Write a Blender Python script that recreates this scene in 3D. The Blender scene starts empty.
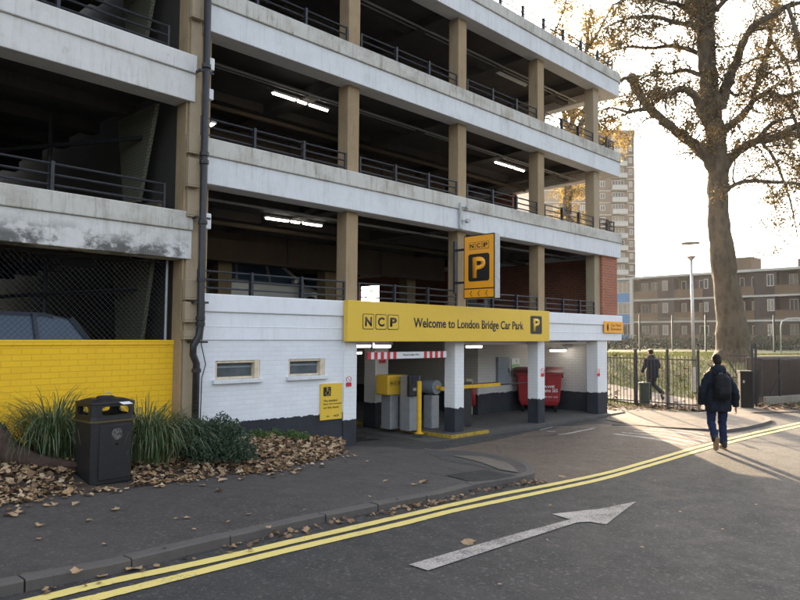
import bpy, bmesh, math, random
import numpy as np
from mathutils import Vector, Matrix
random.seed(7)
SC = bpy.context.scene
COL = SC.collection
# ---------------------------------------------------------------- camera
F, PITCH, ROLL, H = 670.0, 0.0532, -0.0078, 2.15
PHI, D = 0.7908, 9.148
cam_d = bpy.data.cameras.new('camera'); cam = bpy.data.objects.new('camera', cam_d); COL.objects.link(cam)
cam_d.sensor_width = 36; cam_d.lens = F/800*36; cam_d.clip_end = 3000; cam_d.clip_start = .05
cam.matrix_world = Matrix.Translation((0, 0, H)) @ Matrix.Rotation(math.pi/2+PITCH, 4, 'X') @ Matrix.Rotation(-ROLL, 4, 'Z')
SC.camera = cam
ROT = cam.matrix_world.to_3x3()
def ray(px, py): return ROT @ Vector((px-400, 300-py, -F))
def GF(px, py, z=0.0):                       # point of a level floor at height z
    d = ray(px, py); t = (z-H)/d.z; return Vector((d.x*t, d.y*t, z))
def base(x, y):                              # the street falls gently towards the park
    s = x*math.sin(PHI)+y*math.cos(PHI)
    return 0.0 if s > 12.5 else (.05*(12.5-s)**2/6 if s > 9.5 else .05*(11-s))
def G(px, py, z=0.0):                        # point of the sloping street, z above its surface
    d = ray(px, py); h = z
    for _ in range(30): t = (h-H)/d.z; h = .5*h+.5*(z+base(d.x*t, d.y*t))
    return Vector((d.x*t, d.y*t, h))
def atY(px, py, Y):
    d = ray(px, py); t = Y/d.y; return Vector((d.x*t, Y, H+d.z*t))
cD, sD = math.cos(PHI), math.sin(PHI)
dv = Vector((sD, cD, 0)); nv = Vector((-cD, sD, 0))
def fac(px, py, w=0.0):                      # a point of the facade plane (offset w inwards) -> s, z
    d = ray(px, py); t = (D+w)/d.dot(nv); P = d*t
    return P.dot(dv), P.z+H
def loc(P):                                  # world -> facade local
    return Vector((P.dot(dv), P.dot(nv)-D, P.z))
THETA = math.atan2(dv.y, dv.x)
ORIG = nv*D
# ---------------------------------------------------------------- scene helpers
class MB:
    def __init__(s): s.v = []; s.f = []; s.m = []; s.mi = 0
    def add(s, vs, fs):
        n = len(s.v); s.v += [tuple(v) for v in vs]; s.f += [tuple(i+n for i in f) for f in fs]; s.m += [s.mi]*len(fs)
        return s
    def box(s, x0, x1, y0, y1, z0, z1, tx=1, ty=None):
        if ty is None: ty = tx
        cx, cy, hx, hy = (x0+x1)/2, (y0+y1)/2, (x1-x0)/2, (y1-y0)/2
        vs = [(x0, y0, z0), (x1, y0, z0), (x1, y1, z0), (x0, y1, z0)] + [(cx+a*hx*tx, cy+b*hy*ty, z1) for a, b in ((-1, -1), (1, -1), (1, 1), (-1, 1))]
        return s.add(vs, [(0, 3, 2, 1), (4, 5, 6, 7), (0, 1, 5, 4), (1, 2, 6, 5), (2, 3, 7, 6), (3, 0, 4, 7)])
    def cbox(s, c, sx, sy, sz, **k): return s.box(c[0]-sx/2, c[0]+sx/2, c[1]-sy/2, c[1]+sy/2, c[2]-sz/2, c[2]+sz/2, **k)
    def tube(s, pts, rad, n=8, cap=True):
        pts = [Vector(p) for p in pts]
        if not isinstance(rad, (list, tuple)): rad = [rad]*len(pts)
        rings = []; prev = None
        for i, p in enumerate(pts):
            t = (pts[min(i+1, len(pts)-1)]-pts[max(i-1, 0)])
            if t.length < 1e-9: t = Vector((0, 0, 1))
            t.normalize()
            if prev is None:
                a = Vector((0, 0, 1)) if abs(t.z) < .9 else Vector((1, 0, 0))
                u = t.cross(a).normalized()
            else:
                u = prev-t*prev.dot(t)
                u = u.normalized() if u.length > 1e-6 else t.orthogonal().normalized()
            prev = u; w = t.cross(u)
            rings.append([p+(u*math.cos(2*math.pi*k/n)+w*math.sin(2*math.pi*k/n))*rad[i] for k in range(n)])
        b = []; vs = [v for r in rings for v in r]; fs = []
        for i in range(len(pts)-1):
            for k in range(n): fs.append((i*n+k, i*n+(k+1) % n, (i+1)*n+(k+1) % n, (i+1)*n+k))
        if cap: fs.append(tuple(range(n))[::-1]); fs.append(tuple((len(pts)-1)*n+k for k in range(n)))
        return s.add(vs, fs)
    def bar(s, p, q, w, h=None):                 # rectangular bar from p to q
        h = h or w; p = Vector(p); q = Vector(q); t = (q-p).normalized()
        a = Vector((0, 0, 1)) if abs(t.z) < .95 else Vector((0, 1, 0))
        u = t.cross(a).normalized()*w/2; v = u.cross(t).normalized()*h/2
        vs = [c+x+y for c in (p, q) for x, y in ((-u, -v), (u, -v), (u, v), (-u, v))]
        return s.add(vs, [(0, 1, 2, 3), (7, 6, 5, 4), (0, 4, 5, 1), (1, 5, 6, 2), (2, 6, 7, 3), (3, 7, 4, 0)])
    def lathe(s, prof, n=16, c=(0, 0, 0)):       # profile [(r, z)...] about z
        vs = [(c[0]+r*math.cos(2*math.pi*k/n), c[1]+r*math.sin(2*math.pi*k/n), c[2]+z) for r, z in prof for k in range(n)]
        fs = [(i*n+k, i*n+(k+1) % n, (i+1)*n+(k+1) % n, (i+1)*n+k) for i in range(len(prof)-1) for k in range(n)]
        fs += [tuple(range(n))[::-1], tuple((len(prof)-1)*n+k for k in range(n))]
        return s.add(vs, fs)
    def prism(s, poly, h0, h1):                  # polygon (x, y) extruded in z; h0/h1 numbers or functions
        f0 = h0 if callable(h0) else (lambda x, y: h0); f1 = h1 if callable(h1) else (lambda x, y: h1)
        n = len(poly)
        vs = [(x, y, f0(x, y)) for x, y in poly]+[(x, y, f1(x, y)) for x, y in poly]
        area = sum(poly[i][0]*poly[(i+1) % n][1]-poly[(i+1) % n][0]*poly[i][1] for i in range(n))
        top = tuple(range(n, 2*n)); bot = tuple(range(n))[::-1]
        side = [(i, (i+1) % n, n+(i+1) % n, n+i) for i in range(n)]
        if area < 0: top = top[::-1]; bot = bot[::-1]; side = [f[::-1] for f in side]
        return s.add(vs, [top, bot]+side)
    def sheet(s, poly, z):
        n = len(poly); fz = z if callable(z) else (lambda x, y: z)
        area = sum(poly[i][0]*poly[(i+1) % n][1]-poly[(i+1) % n][0]*poly[i][1] for i in range(n))
        f = tuple(range(n))
        return s.add([(p[0], p[1], fz(p[0], p[1])) for p in poly], [f if area > 0 else f[::-1]])
    def drape(s, name, mat, poly, z, edge=.45, far=60):
        bm = bmesh.new(); bm.faces.new([bm.verts.new((p[0], p[1], 0)) for p in poly]); bmesh.ops.triangulate(bm, faces=bm.faces)
        for _ in range(14):
            es = [e for e in bm.edges if e.calc_length() > edge*(1 if min(v.co.length for v in e.verts) < 25 or e.calc_length() < 2 else 8) and min(v.co.length for v in e.verts) < far]
            if not es or len(bm.faces) > 60000: break
            bmesh.ops.subdivide_edges(bm, edges=es, cuts=1); bmesh.ops.triangulate(bm, faces=[f for f in bm.faces if len(f.verts) > 3])
        for v in bm.verts: v.co.z = z(v.co.x, v.co.y) if callable(z) else z+base(v.co.x, v.co.y)
        bm.normal_update()
        if sum(f.normal.z*f.calc_area() for f in bm.faces) < 0: bmesh.ops.reverse_faces(bm, faces=bm.faces)
        me = bpy.data.meshes.new(name); bm.to_mesh(me); bm.free(); me.materials.append(mat)
        me.polygons.foreach_set('use_smooth', [True]*len(me.polygons))
        o = bpy.data.objects.new(name, me); COL.objects.link(o); o['kind'] = 'structure'; return o
    def build(s, name, mat, parent=None, smooth=False, bevel=0, tri=False, loc=None):
        me = bpy.data.meshes.new(name); me.from_pydata(s.v, [], s.f); me.validate()
        mats = mat if isinstance(mat, (list, tuple)) else [mat]
        for m in mats: me.materials.append(m)
        if len(mats) > 1 and len(me.polygons) == len(s.m): me.polygons.foreach_set('material_index', s.m)
        if smooth: me.polygons.foreach_set('use_smooth', [True]*len(me.polygons))
        o = bpy.data.objects.new(name, me); COL.objects.link(o)
        if parent: o.parent = parent
        if loc is not None: o.location = loc
        if bevel:
            b = o.modifiers.new('bevel', 'BEVEL'); b.width = bevel; b.segments = 2; b.limit_method = 'ANGLE'; b.angle_limit = .6
        if tri:
            bm = bmesh.new(); bm.from_mesh(me); bmesh.ops.triangulate(bm, faces=bm.faces, ngon_method='BEAUTY'); bm.to_mesh(me); bm.free()
        return o
def tag(o, label=None, cat=None, group=None, kind=None):
    if label: o['label'] = label
    if cat: o['category'] = cat
    if group: o['group'] = group
    if kind: o['kind'] = kind
    return o
def empty(name, label, cat, loc=(0, 0, 0), rz=0, group=None):
    o = bpy.data.objects.new(name, None); COL.objects.link(o); o.location = loc; o.rotation_euler = (0, 0, rz); o.empty_display_size = .2
    return tag(o, label, cat, group)
def struct(o): o['kind'] = 'structure'; return o
def copy_tree(o, parent=None):
    c = o.copy(); COL.objects.link(c); c.parent = parent
    for ch in [x for x in COL.objects if x.parent == o]: copy_tree(ch, c)
    return c
def text(s, size, mat, name, parent, mw, depth=.004, bold=False, extr=True, align='CENTER', sx=1.0, off=0.0):
    cu = bpy.data.curves.new(name, 'FONT'); cu.body = s; cu.size = size; cu.align_x = align; cu.align_y = 'CENTER'; cu.extrude = depth; cu.offset = off
    t = bpy.data.objects.new(name+'_tmp', cu); COL.objects.link(t)
    bpy.context.view_layer.update()
    me = bpy.data.meshes.new_from_object(t.evaluated_get(bpy.context.evaluated_depsgraph_get()))
    bpy.data.objects.remove(t)
    me.transform(Matrix.Diagonal((sx, 1, 1, 1)))
    me.materials.clear(); me.materials.append(mat)
    o = bpy.data.objects.new(name, me); COL.objects.link(o)
    if parent: o.parent = parent
    o.matrix_local = mw
    return o
# matrix that stands text up in a facade-local frame (readable when looking along +w)
def face_m(x, y, z): return Matrix.Translation((x, y, z)) @ Matrix.Rotation(math.pi/2, 4, 'X')
# ---------------------------------------------------------------- materials
class NT:
    def __init__(s, name):
        s.m = bpy.data.materials.new(name); s.m.use_nodes = True; s.t = s.m.node_tree
        s.b = s.t.nodes['Principled BSDF']; s.out = s.t.nodes['Material Output']
        s.tc = s.t.nodes.new('ShaderNodeTexCoord')
    def n(s, typ, ins=None, **kw):
        nd = s.t.nodes.new(typ)
        for k, v in kw.items(): setattr(nd, k, v)
        for k, v in (ins or {}).items():
            if hasattr(v, 'is_output') or isinstance(v, bpy.types.NodeSocket): s.t.links.new(v, nd.inputs[k])
            else: nd.inputs[k].default_value = v
        return nd
    def l(s, a, b): s.t.links.new(a, b)
    def map(s, vec=None, scale=(1, 1, 1), loc=(0, 0, 0)):
        return s.n('ShaderNodeMapping', {'Vector': vec or s.tc.outputs['Object'], 'Scale': scale, 'Location': loc}).outputs[0]
    def noise(s, scale=5, detail=6, rough=.6, vec=None, dist=0):
        return s.n('ShaderNodeTexNoise', {'Vector': vec or s.tc.outputs['Object'], 'Scale': scale, 'Detail': detail, 'Roughness': rough, 'Distortion': dist}).outputs['Fac']
    def ramp(s, fac, stops, interp='LINEAR'):
        r = s.n('ShaderNodeValToRGB', {'Fac': fac}); cr = r.color_ramp; cr.interpolation = interp
        while len(cr.elements) < len(stops): cr.elements.new(.5)
        for e, (p, c) in zip(cr.elements, stops):
            e.position = p; e.color = c if len(c) == 4 else (*c, 1)
        return r.outputs['Color']
    def val(s, fac, a, b, c=0.0, d=1.0):
        return s.n('ShaderNodeMapRange', {'Value': fac, 'From Min': a, 'From Max': b, 'To Min': c, 'To Max': d}).outputs[0]
    def mix(s, fac, a, b, blend='MIX'):
        nd = s.t.nodes.new('ShaderNodeMix'); nd.data_type = 'RGBA'; nd.blend_type = blend
        for i, v in ((0, fac), (6, a), (7, b)):
            if isinstance(v, bpy.types.NodeSocket): s.l(v, nd.inputs[i])
            else: nd.inputs[i].default_value = v if i == 0 else ((*v, 1) if len(v) == 3 else v)
        return nd.outputs[2]
    def math(s, op, a, b=0.0):
        return s.n('ShaderNodeMath', {0: a, 1: b}, operation=op).outputs[0]
    def bump(s, h, strength=.3, dist=.02, normal=None):
        i = {'Height': h, 'Strength': strength, 'Distance': dist}
        if normal: i['Normal'] = normal
        return s.n('ShaderNodeBump', i).outputs[0]
    def set(s, col=None, rough=None, metal=None, normal=None, **kw):
        for k, v in (('Base Color', col), ('Roughness', rough), ('Metallic', metal), ('Normal', normal), *kw.items()):
            if v is None: continue
            if isinstance(v, bpy.types.NodeSocket): s.l(v, s.b.inputs[k])
            else: s.b.inputs[k].default_value = (*v, 1) if isinstance(v, tuple) and len(v) == 3 else v
        return s.m
def simple(name, col, rough=.6, metal=0, var=.15, scale=8, bump=0.0):
    t = NT(name); nz = t.noise(scale, 5, .65)
    c = t.mix(t.val(nz, .3, .7), tuple(x*(1-var) for x in col), tuple(min(1, x*(1+var)) for x in col))
    return t.set(c, rough, metal, t.bump(t.noise(scale*6, 4), bump, .01) if bump else None)
def emit(name, col, strength):
    t = NT(name); t.set(col, .5); t.b.inputs['Emission Color'].default_value = (*col, 1); t.b.inputs['Emission Strength'].default_value = strength
    return t.m
def wallvec(t):      # x+y, z, for bricks on walls of either direction
    sp = t.n('ShaderNodeSeparateXYZ', {0: t.tc.outputs['Object']})
    return t.n('ShaderNodeCombineXYZ', {0: t.math('ADD', sp.outputs[0], sp.outputs[1]), 1: sp.outputs[2]}).outputs[0], sp
def brick(name, c1, c2, mortar, bw=.225, rh=.075, rough=.8, ms=.012, bump=.6, dirt=.3, dado=None, dcol=(.018, .02, .026), gloss=None, msmooth=.3):
    t = NT(name); v, sp = wallvec(t)
    br = t.n('ShaderNodeTexBrick', {'Vector': v, 'Color1': (*c1, 1), 'Color2': (*c2, 1), 'Mortar': (*mortar, 1), 'Scale': 1.0, 'Mortar Size': ms, 'Mortar Smooth': msmooth, 'Brick Width': bw, 'Row Height': rh, 'Bias': 0.0})
    n1 = t.noise(2.2, 6, .65); n2 = t.noise(28, 5, .7)
    c = t.mix(t.val(n1, .35, .75, 0, dirt), br.outputs['Color'], tuple(x*.45 for x in c1))
    c = t.mix(t.val(n2, .45, .8, 0, dirt), c, tuple(x*.6 for x in c1))
    n3 = t.noise(.8, 5, .6); c = t.mix(t.val(n3, .45, .6, 0, .22), c, tuple(x*.78 for x in c2))
    chip = t.noise(16, 7, .8); c = t.mix(t.val(chip, .70, .74, 0, dirt*2.2), c, (.22, .17, .12))
    if dado is not None:
        nz = t.noise(9, 6, .7)
        zz = t.math('ADD', sp.outputs[2], t.val(nz, .3, .7, -.03, .03))
        c = t.mix(t.math('LESS_THAN', zz, dado), c, t.mix(t.val(n1, .4, .7), dcol, tuple(x*1.7 for x in dcol)))
    hh = t.math('ADD', t.math('MULTIPLY', br.outputs['Fac'], -1.0), t.math('MULTIPLY', n2, .5))
    return t.set(c, rough, 0, t.bump(hh, bump, .008))
def concrete(name, base, grime, amt=.5, top=None, patches=False, rough=.85):
    t = NT(name)
    n1 = t.noise(1.3, 8, .7); n2 = t.noise(9, 8, .75); st = t.noise(3, 6, .7, vec=t.map(scale=(3.0, 3.0, .35)))
    c = t.mix(t.val(n2, .3, .8, 0, .35), base, tuple(x*.72 for x in base))
    c = t.mix(t.val(n1, .48, .75, 0, amt), c, grime)
    c = t.mix(t.val(st, .52, .75, 0, amt), c, grime)
    s2 = t.noise(14, 5, .7, vec=t.map(scale=(1.6, 1.6, .12))); c = t.mix(t.math('MULTIPLY', t.val(s2, .56, .72), t.val(n1, .4, .6, .1, amt*1.1)), c, tuple(x*.5 for x in grime))
    bl = t.noise(5, 9, .8, vec=t.map(loc=(1.7, 4.1, 2.2))); c = t.mix(t.val(bl, .60, .68, 0, amt*.8), c, tuple(x*.7 for x in grime))
    if patches:
        v, sp = wallvec(t)
        pz = t.noise(2.6, 10, .72, vec=t.map(scale=(.8, 1, 1), loc=(3.1, 0, 0)), dist=.15)
        msk = t.math('MULTIPLY', t.val(pz, .47, .56), t.val(sp.outputs[2], patches[0], patches[1], 1, 0))
        c = t.mix(t.math('MULTIPLY', msk, .85), c, (.05, .047, .045))
    return t.set(c, rough, 0, t.bump(t.noise(40, 6, .7), .35, .008))
M = {}
M['white_paint'] = concrete('white_paint', (.72, .73, .75), (.36, .34, .31), .35)
M['white_fresh'] = concrete('white_fresh', (.80, .81, .84), (.55, .54, .53), .2, rough=.6)
M['lip'] = concrete('lip', (.58, .56, .51), (.24, .20, .15), .95)
M['wing_band'] = concrete('wing_band', (.70, .69, .67), (.34, .30, .26), .38)
M['wing_band_mould'] = concrete('wing_band_mould', (.68, .67, .65), (.32, .28, .23), .5, patches=(3.36, 3.62))
M['column'] = concrete('column', (.36, .26, .15), (.20, .13, .07), .6)
M['column_end'] = concrete('column_end', (.38, .30, .20), (.22, .16, .10), .4)
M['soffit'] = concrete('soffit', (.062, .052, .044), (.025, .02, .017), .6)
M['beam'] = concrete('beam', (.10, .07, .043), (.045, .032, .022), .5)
M['deck'] = concrete('deck', (.12, .115, .11), (.06, .06, .06), .5)
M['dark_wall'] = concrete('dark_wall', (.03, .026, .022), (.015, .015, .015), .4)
M['grey_conc'] = concrete('grey_conc', (.23, .205, .165), (.08, .07, .055), .5)
M['rail'] = simple('rail', (.028, .03, .036), .45, .3, .3, 20)
M['black_pipe'] = simple('black_pipe', (.018, .018, .02), .45, 0, .4, 12)
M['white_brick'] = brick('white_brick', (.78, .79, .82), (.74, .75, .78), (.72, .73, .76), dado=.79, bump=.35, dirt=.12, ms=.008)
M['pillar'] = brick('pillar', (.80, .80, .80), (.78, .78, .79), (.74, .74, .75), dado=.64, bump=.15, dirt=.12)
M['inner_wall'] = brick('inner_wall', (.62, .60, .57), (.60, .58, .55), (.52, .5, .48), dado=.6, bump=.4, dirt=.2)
M['yellow_brick'] = brick('yellow_brick', (.92, .55, .016), (.90, .52, .016), (.80, .45, .014), bump=.45, dirt=.07, ms=.008, bw=.23, rh=.078)
M['red_brick'] = brick('red_brick', (.46, .13, .05), (.34, .09, .04), (.30, .24, .2), dirt=.4)
M['sign_yellow'] = simple('sign_yellow', (.74, .48, .05), .35, 0, .03, 2)
M['sign_amber'] = simple('sign_amber', (.95, .40, .022), .3, 0, .03, 2)
M['ink'] = simple('ink', (.012, .012, .014), .4, 0, .1, 5)
M['white_plastic'] = simple('white_plastic', (.72, .73, .75), .4, 0, .05, 6)
M['white_ink'] = simple('white_ink', (.8, .8, .8), .5, 0, .03, 6)
M['red_ink'] = simple('red_ink', (.55, .02, .03), .4, 0, .05, 6)
M['green_ink'] = simple('green_ink', (.10, .42, .06), .4, 0, .05, 6)
M['grey_metal'] = simple('grey_metal', (.34, .35, .36), .45, .2, .12, 6)
M['grey_paint'] = simple('grey_paint', (.22, .26, .30), .45, 0, .1, 6)
M['dark_plastic'] = simple('dark_plastic', (.022, .022, .026), .4, 0, .3, 15, .1)
M['yellow_paint'] = simple('yellow_paint', (.72, .42, .02), .45, 0, .15, 9)
M['yellow_worn'] = simple('yellow_worn', (.36, .24, .03), .6, 0, .5, 14)
M['red_plastic'] = simple('red_plastic', (.30, .018, .02), .42, 0, .2, 6)
M['dark_red'] = simple('dark_red', (.10, .012, .016), .5, 0, .2, 6)
M['rubber'] = simple('rubber', (.012, .012, .012), .8)
M['rubber'].node_tree.nodes['Principled BSDF'].inputs['Specular IOR Level'].default_value = .15
M['tube_light'] = emit('tube_light', (1, .93, .82), 3)
M['glass_dark'] = simple('glass_dark', (.02, .025, .03), .08, 0, .2, 2)
M['pane_grey'] = simple('pane_grey', (.09, .11, .12), .15, 0, .3, 3)
M['timber_frame'] = simple('timber_frame', (.62, .52, .38), .6, 0, .2, 14)
M['green_steel'] = simple('green_steel', (.010, .032, .024), .5, 0, .2, 8)
M['galv'] = simple('galv', (.42, .43, .42), .45, .3, .15, 8)
def build_asphalt(name, base, warm, speck, s=1.0, cracks=True):
    t = NT(name)
    big = t.noise(.35, 5, .6); mid = t.noise(3.5, 6, .7); fine = t.noise(120, 3, .8)
    vo = t.n('ShaderNodeTexVoronoi', {'Vector': t.tc.outputs['Object'], 'Scale': 95.0}).outputs['Color']
    vs = t.n('ShaderNodeSeparateColor', {0: vo}).outputs[0]
    c = t.mix(t.val(big, .35, .65), base, warm)
    c = t.mix(t.val(mid, .35, .75, 0, .5), c, tuple(x*.62 for x in base))
    c = t.mix(t.val(vs, .80, .97, 0, .55), c, speck)
    c = t.mix(t.val(fine, .5, .75, 0, .6), c, tuple(x*.45 for x in base))
    v2 = t.n('ShaderNodeTexVoronoi', {'Vector': t.tc.outputs['Object'], 'Scale': 38.0}).outputs['Color']; v3 = t.n('ShaderNodeSeparateColor', {0: v2}).outputs[1]
    c = t.mix(t.val(v3, .90, .96, 0, .5), c, speck)
    oil = t.noise(1.1, 3, .5, vec=t.map(loc=(5.3, 2.2, 0))); c = t.mix(t.val(oil, .66, .74, 0, .5), c, tuple(x*.4 for x in base))
    tr = t.noise(.8, 5, .6, vec=t.map(scale=(.25, 1.6, 1))); c = t.mix(t.val(tr, .45, .7, 0, .35), c, tuple(min(1, x*1.5) for x in base))
    if cracks:
        cr = t.n('ShaderNodeTexVoronoi', {'Vector': t.n('ShaderNodeVectorMath', {0: t.tc.outputs['Object'], 1: t.n('ShaderNodeTexNoise', {'Scale': 1.5, 'Detail': 5.0}).outputs['Color']}, operation='ADD').outputs[0], 'Scale': .45}, feature='DISTANCE_TO_EDGE').outputs[0]
        c = t.mix(t.math('MULTIPLY', t.val(cr, .0, .012, .7, 0), t.val(big, .45, .55)), c, (.015, .014, .013))
    h = t.math('ADD', t.math('MULTIPLY', vs, .6), fine)
    return t.set(c, t.val(mid, .3, .7, .75, .95), 0, t.bump(h, .55, .006))
M['asphalt'] = build_asphalt('asphalt', (.030, .028, .028), (.037, .034, .0335), (.12, .115, .11), cracks=False)
M['apron'] = build_asphalt('apron', (.115, .083, .060), (.09, .066, .05), (.26, .21, .17))
M['pavement'] = build_asphalt('pavement', (.050, .043, .041), (.068, .057, .053), (.13, .12, .11))
M['patch_dark'] = build_asphalt('patch_dark', (.014, .014, .015), (.018, .018, .019), (.05, .05, .05), cracks=False)
M['patch_band'] = build_asphalt('patch_band', (.045, .043, .043), (.05, .048, .046), (.12, .12, .12), cracks=False)
M['footway'] = build_asphalt('footway', (.10, .082, .066), (.12, .098, .078), (.2, .17, .14))
M['patch_pale'] = build_asphalt('patch_pale', (.135, .112, .09), (.115, .097, .08), (.2, .17, .15), cracks=False)
M['kerb'] = concrete('kerb', (.10, .087, .080), (.07, .066, .062), .6)
M['garage_floor'] = build_asphalt('garage_floor', (.075, .072, .068), (.09, .085, .078), (.12, .11, .1), cracks=False)
def marking(name, col, worn, thr):
    t = NT(name); a = t.noise(55, 5, .8); b = t.noise(2.0, 5, .7)
    f = t.val(t.math('ADD', a, t.math('MULTIPLY', b, .5)), thr, thr+.12)
    return t.set(t.mix(f, col, worn), .75, 0, t.bump(a, .4, .004))
M['line_yellow'] = marking('line_yellow', (.72, .58, .18), (.24, .20, .1), .84)
M['line_white'] = marking('line_white', (.40, .36, .335), (.08, .075, .07), .72)
M['line_faded'] = marking('line_faded', (.42, .40, .38), (.12, .10, .09), .74)
# ---------------------------------------------------------------- ground
def sm(x, a, b):
    t = min(1, max(0, (x-a)/(b-a))); return t*t*(3-2*t)
def terrain(x, y):
    s = x*dv.x+y*dv.y
    k = sm(s, 18.9, 20.5)
    r = sm(y, 20.6, 33.0)
    n = .05*math.sin(x*.7+y*.3)*math.cos(y*.5-x*.2)
    return -.05+base(x, y)+k*r*(1.30+n)*(1 if x < 200 else 0)
gx = sorted(set([-345, -200, -100, -60, -40, -25, -15, -8]+[round(-4+i*.6, 2) for i in range(65)]+[38, 42, 50, 60, 80, 120, 200, 345]))
gy = sorted(set([-118, -60, -40, -15, -5, 3, 8, 13, 16]+[round(18+i*.5, 2) for i in range(50)]+[45, 50, 60, 75, 90, 120, 180, 300, 445]))
b = MB(); nx = len(gx)
b.add([(x, y, terrain(x, y)) for y in gy for x in gx], [(j*nx+i, j*nx+i+1, (j+1)*nx+i+1, (j+1)*nx+i) for j in range(len(gy)-1) for i in range(nx-1)])
t = NT('lawn'); big = t.noise(.35, 6, .7); mid = t.noise(4, 6, .75); fine = t.noise(45, 4, .8)
c = t.mix(t.val(mid, .3, .7), (.045, .065, .012), (.085, .095, .018))
c = t.mix(t.val(big, .48, .62), c, (.07, .045, .022))
c = t.mix(t.val(fine, .5, .8, 0, .7), c, (.014, .018, .006))
M['lawn'] = t.set(c, .9, 0, t.bump(fine, .8, .03))
struct(b.build('ground', M['lawn'], smooth=True))
def W(pts, z=0.0): return [tuple(G(x, y, z)[:2]) for x, y in pts]
# road: everything tarmac in front of the car park and of the park fence
road = [(-60, -40), (60, -40), (60, 17.2)] + W([(800, 402), (757, 405.5), (742, 409), (690, 412.5), (608, 404.5)], 0) + [tuple((dv*18.0+nv*(D+.6))[:2]), tuple((dv*-30+nv*(D+.6))[:2])]
MB().drape('road', M['asphalt'], road, -.003, .8)
# brownish apron of the car park entrance
ap = W([(425, 452), (530, 432), (590, 424), (650, 426), (700, 431), (722, 432.5), (728, 436), (700, 445), (650, 459.5), (600, 472.5), (550, 483.5), (538, 486), (530, 470), (500, 462), (470, 456)])
MB().drape('entrance_apron', M['apron'], ap, .003)
# pavement with its kerb
kpx = [(0, 597), (47, 587), (112, 574.5), (203, 551.5), (313, 525), (400, 507), (441, 499), (475, 489.5), (514, 483), (530, 480)]
kl = W(kpx); k0 = Vector(kl[0]); k1 = Vector(kl[1]); ext = k0-(k1-k0).normalized()*9
kl = [tuple(ext)]+kl
tip = W([(536, 476.5), (534, 471), (527, 466.5), (515, 462), (495, 457.2), (482, 454), (460, 451.3), (440, 451.5), (425, 450)])
def off(line, d):
    out = []
    for i, p in enumerate(line):
        a = Vector(line[max(0, i-1)]); c_ = Vector(line[min(len(line)-1, i+1)]); tt = (c_-a).normalized()
        out.append((p[0]-tt.y*d, p[1]+tt.x*d))
    return out
ring = kl+tip; KW = .12
inner = off(ring, KW)
def kz(x, y):                                # kerb height: .11, sinking to flush round the far side of the tip
    p = Vector((x, y)); d = min((p-Vector(q)).length for q in tip[3:])
    a = min((p-Vector(q)).length for q in kl[:-2])
    return .11 if a < d*.8 else .03+.08*sm(a/(a+d+1e-6), .9, .4)*1.0
backw = [tuple((dv*s+nv*(D+.04))[:2]) for s in (8.0, 4.9, -12)]
pavepoly = inner + W([(400, 452.2)]) + backw
b = MB()
def pz0(x, y):
    i = min(range(len(ring)), key=lambda k: (Vector(ring[k])-Vector((x, y))).length)
    if (Vector(ring[i])-Vector((x, y))).length < .4: return KH[i]-.004
    return .02+.085*sm((Vector((x, y)).dot(Vector(nv[:2])))-D, .0, -1.2)
KH = [.075]*(len(kl)) + [.075, .075, .07, .06, .055, .045, .035, .03, .03]
def pz(x, y):
    P = Vector((x, y)); w = P.dot(Vector(nv[:2]))-D; out = .02+.086*sm(w, .0, -1.0)
    ds = [((Vector(q)-P).length, h) for q, h in zip(ring_d, KH_d)]; d, h = min(ds)
    k = sm(d, .9, .12); return base(x, y)+out*(1-k)+(h-.004)*k
def dens(line, hs, st=.15):
    o_, h_ = [], []
    for i in range(len(line)-1):
        a, c_ = Vector(line[i]), Vector(line[i+1]); n = max(1, int((c_-a).length/st))
        for k in range(n): o_.append(tuple(a.lerp(c_, k/n))); h_.append(hs[i]+(hs[i+1]-hs[i])*k/n)
    return o_+[tuple(line[-1])], h_+[hs[-1]]
ring_d, KH_d = dens(ring, KH)
MB().drape('pavement', M['pavement'], pavepoly, pz, .3)
# kerb stones with open joints
b = MB()
def seg_pts(line, hs, L, gap):
    # resample the ring into stones
    out = []; acc = [0]
    for i in range(len(line)-1): acc.append(acc[-1]+(Vector(line[i+1])-Vector(line[i])).length)
    def at(d):
        d = min(max(d, 0), acc[-1]-1e-6)
        for i in range(len(line)-1):
            if acc[i+1] >= d:
                f = (d-acc[i])/(acc[i+1]-acc[i]); return Vector(line[i]).lerp(Vector(line[i+1]), f), hs[i]+(hs[i+1]-hs[i])*f
    d = 0
    while d < acc[-1]-.02:
        l = L*(1+.3*random.uniform(-1, 1)); e = min(d+l, acc[-1]); n = 5
        out.append([at(d+gap/2+(e-d-gap)*k/n) for k in range(n+1)]); d = e
    return out
for st in seg_pts(ring, KH, .95, .014):
    ln = [tuple(p) for p, h in st]; hs = [h for p, h in st]; dz = random.uniform(-.004, .006); lat = random.uniform(-.008, .008)
    o_ = off(ln, lat); i_ = off(ln, KW+lat); n = len(ln); vs = []
    top_o = off(ln, lat+.012)
    for k in range(n):
        g0 = base(*o_[k]); vs += [(*o_[k], g0-.04), (*o_[k], g0+hs[k]+dz-.012), (*top_o[k], g0+hs[k]+dz), (*i_[k], g0+hs[k]+dz), (*i_[k], g0-.04)]
    fs = [(k*5+j, k*5+j+1, (k+1)*5+j+1, (k+1)*5+j) for k in range(n-1) for j in range(4)]
    fs += [(0, 4, 3, 2, 1), tuple((n-1)*5+j for j in (0, 1, 2, 3, 4))]
    b.add(vs, fs)
struct(b.build('kerb', M['kerb']))
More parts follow.
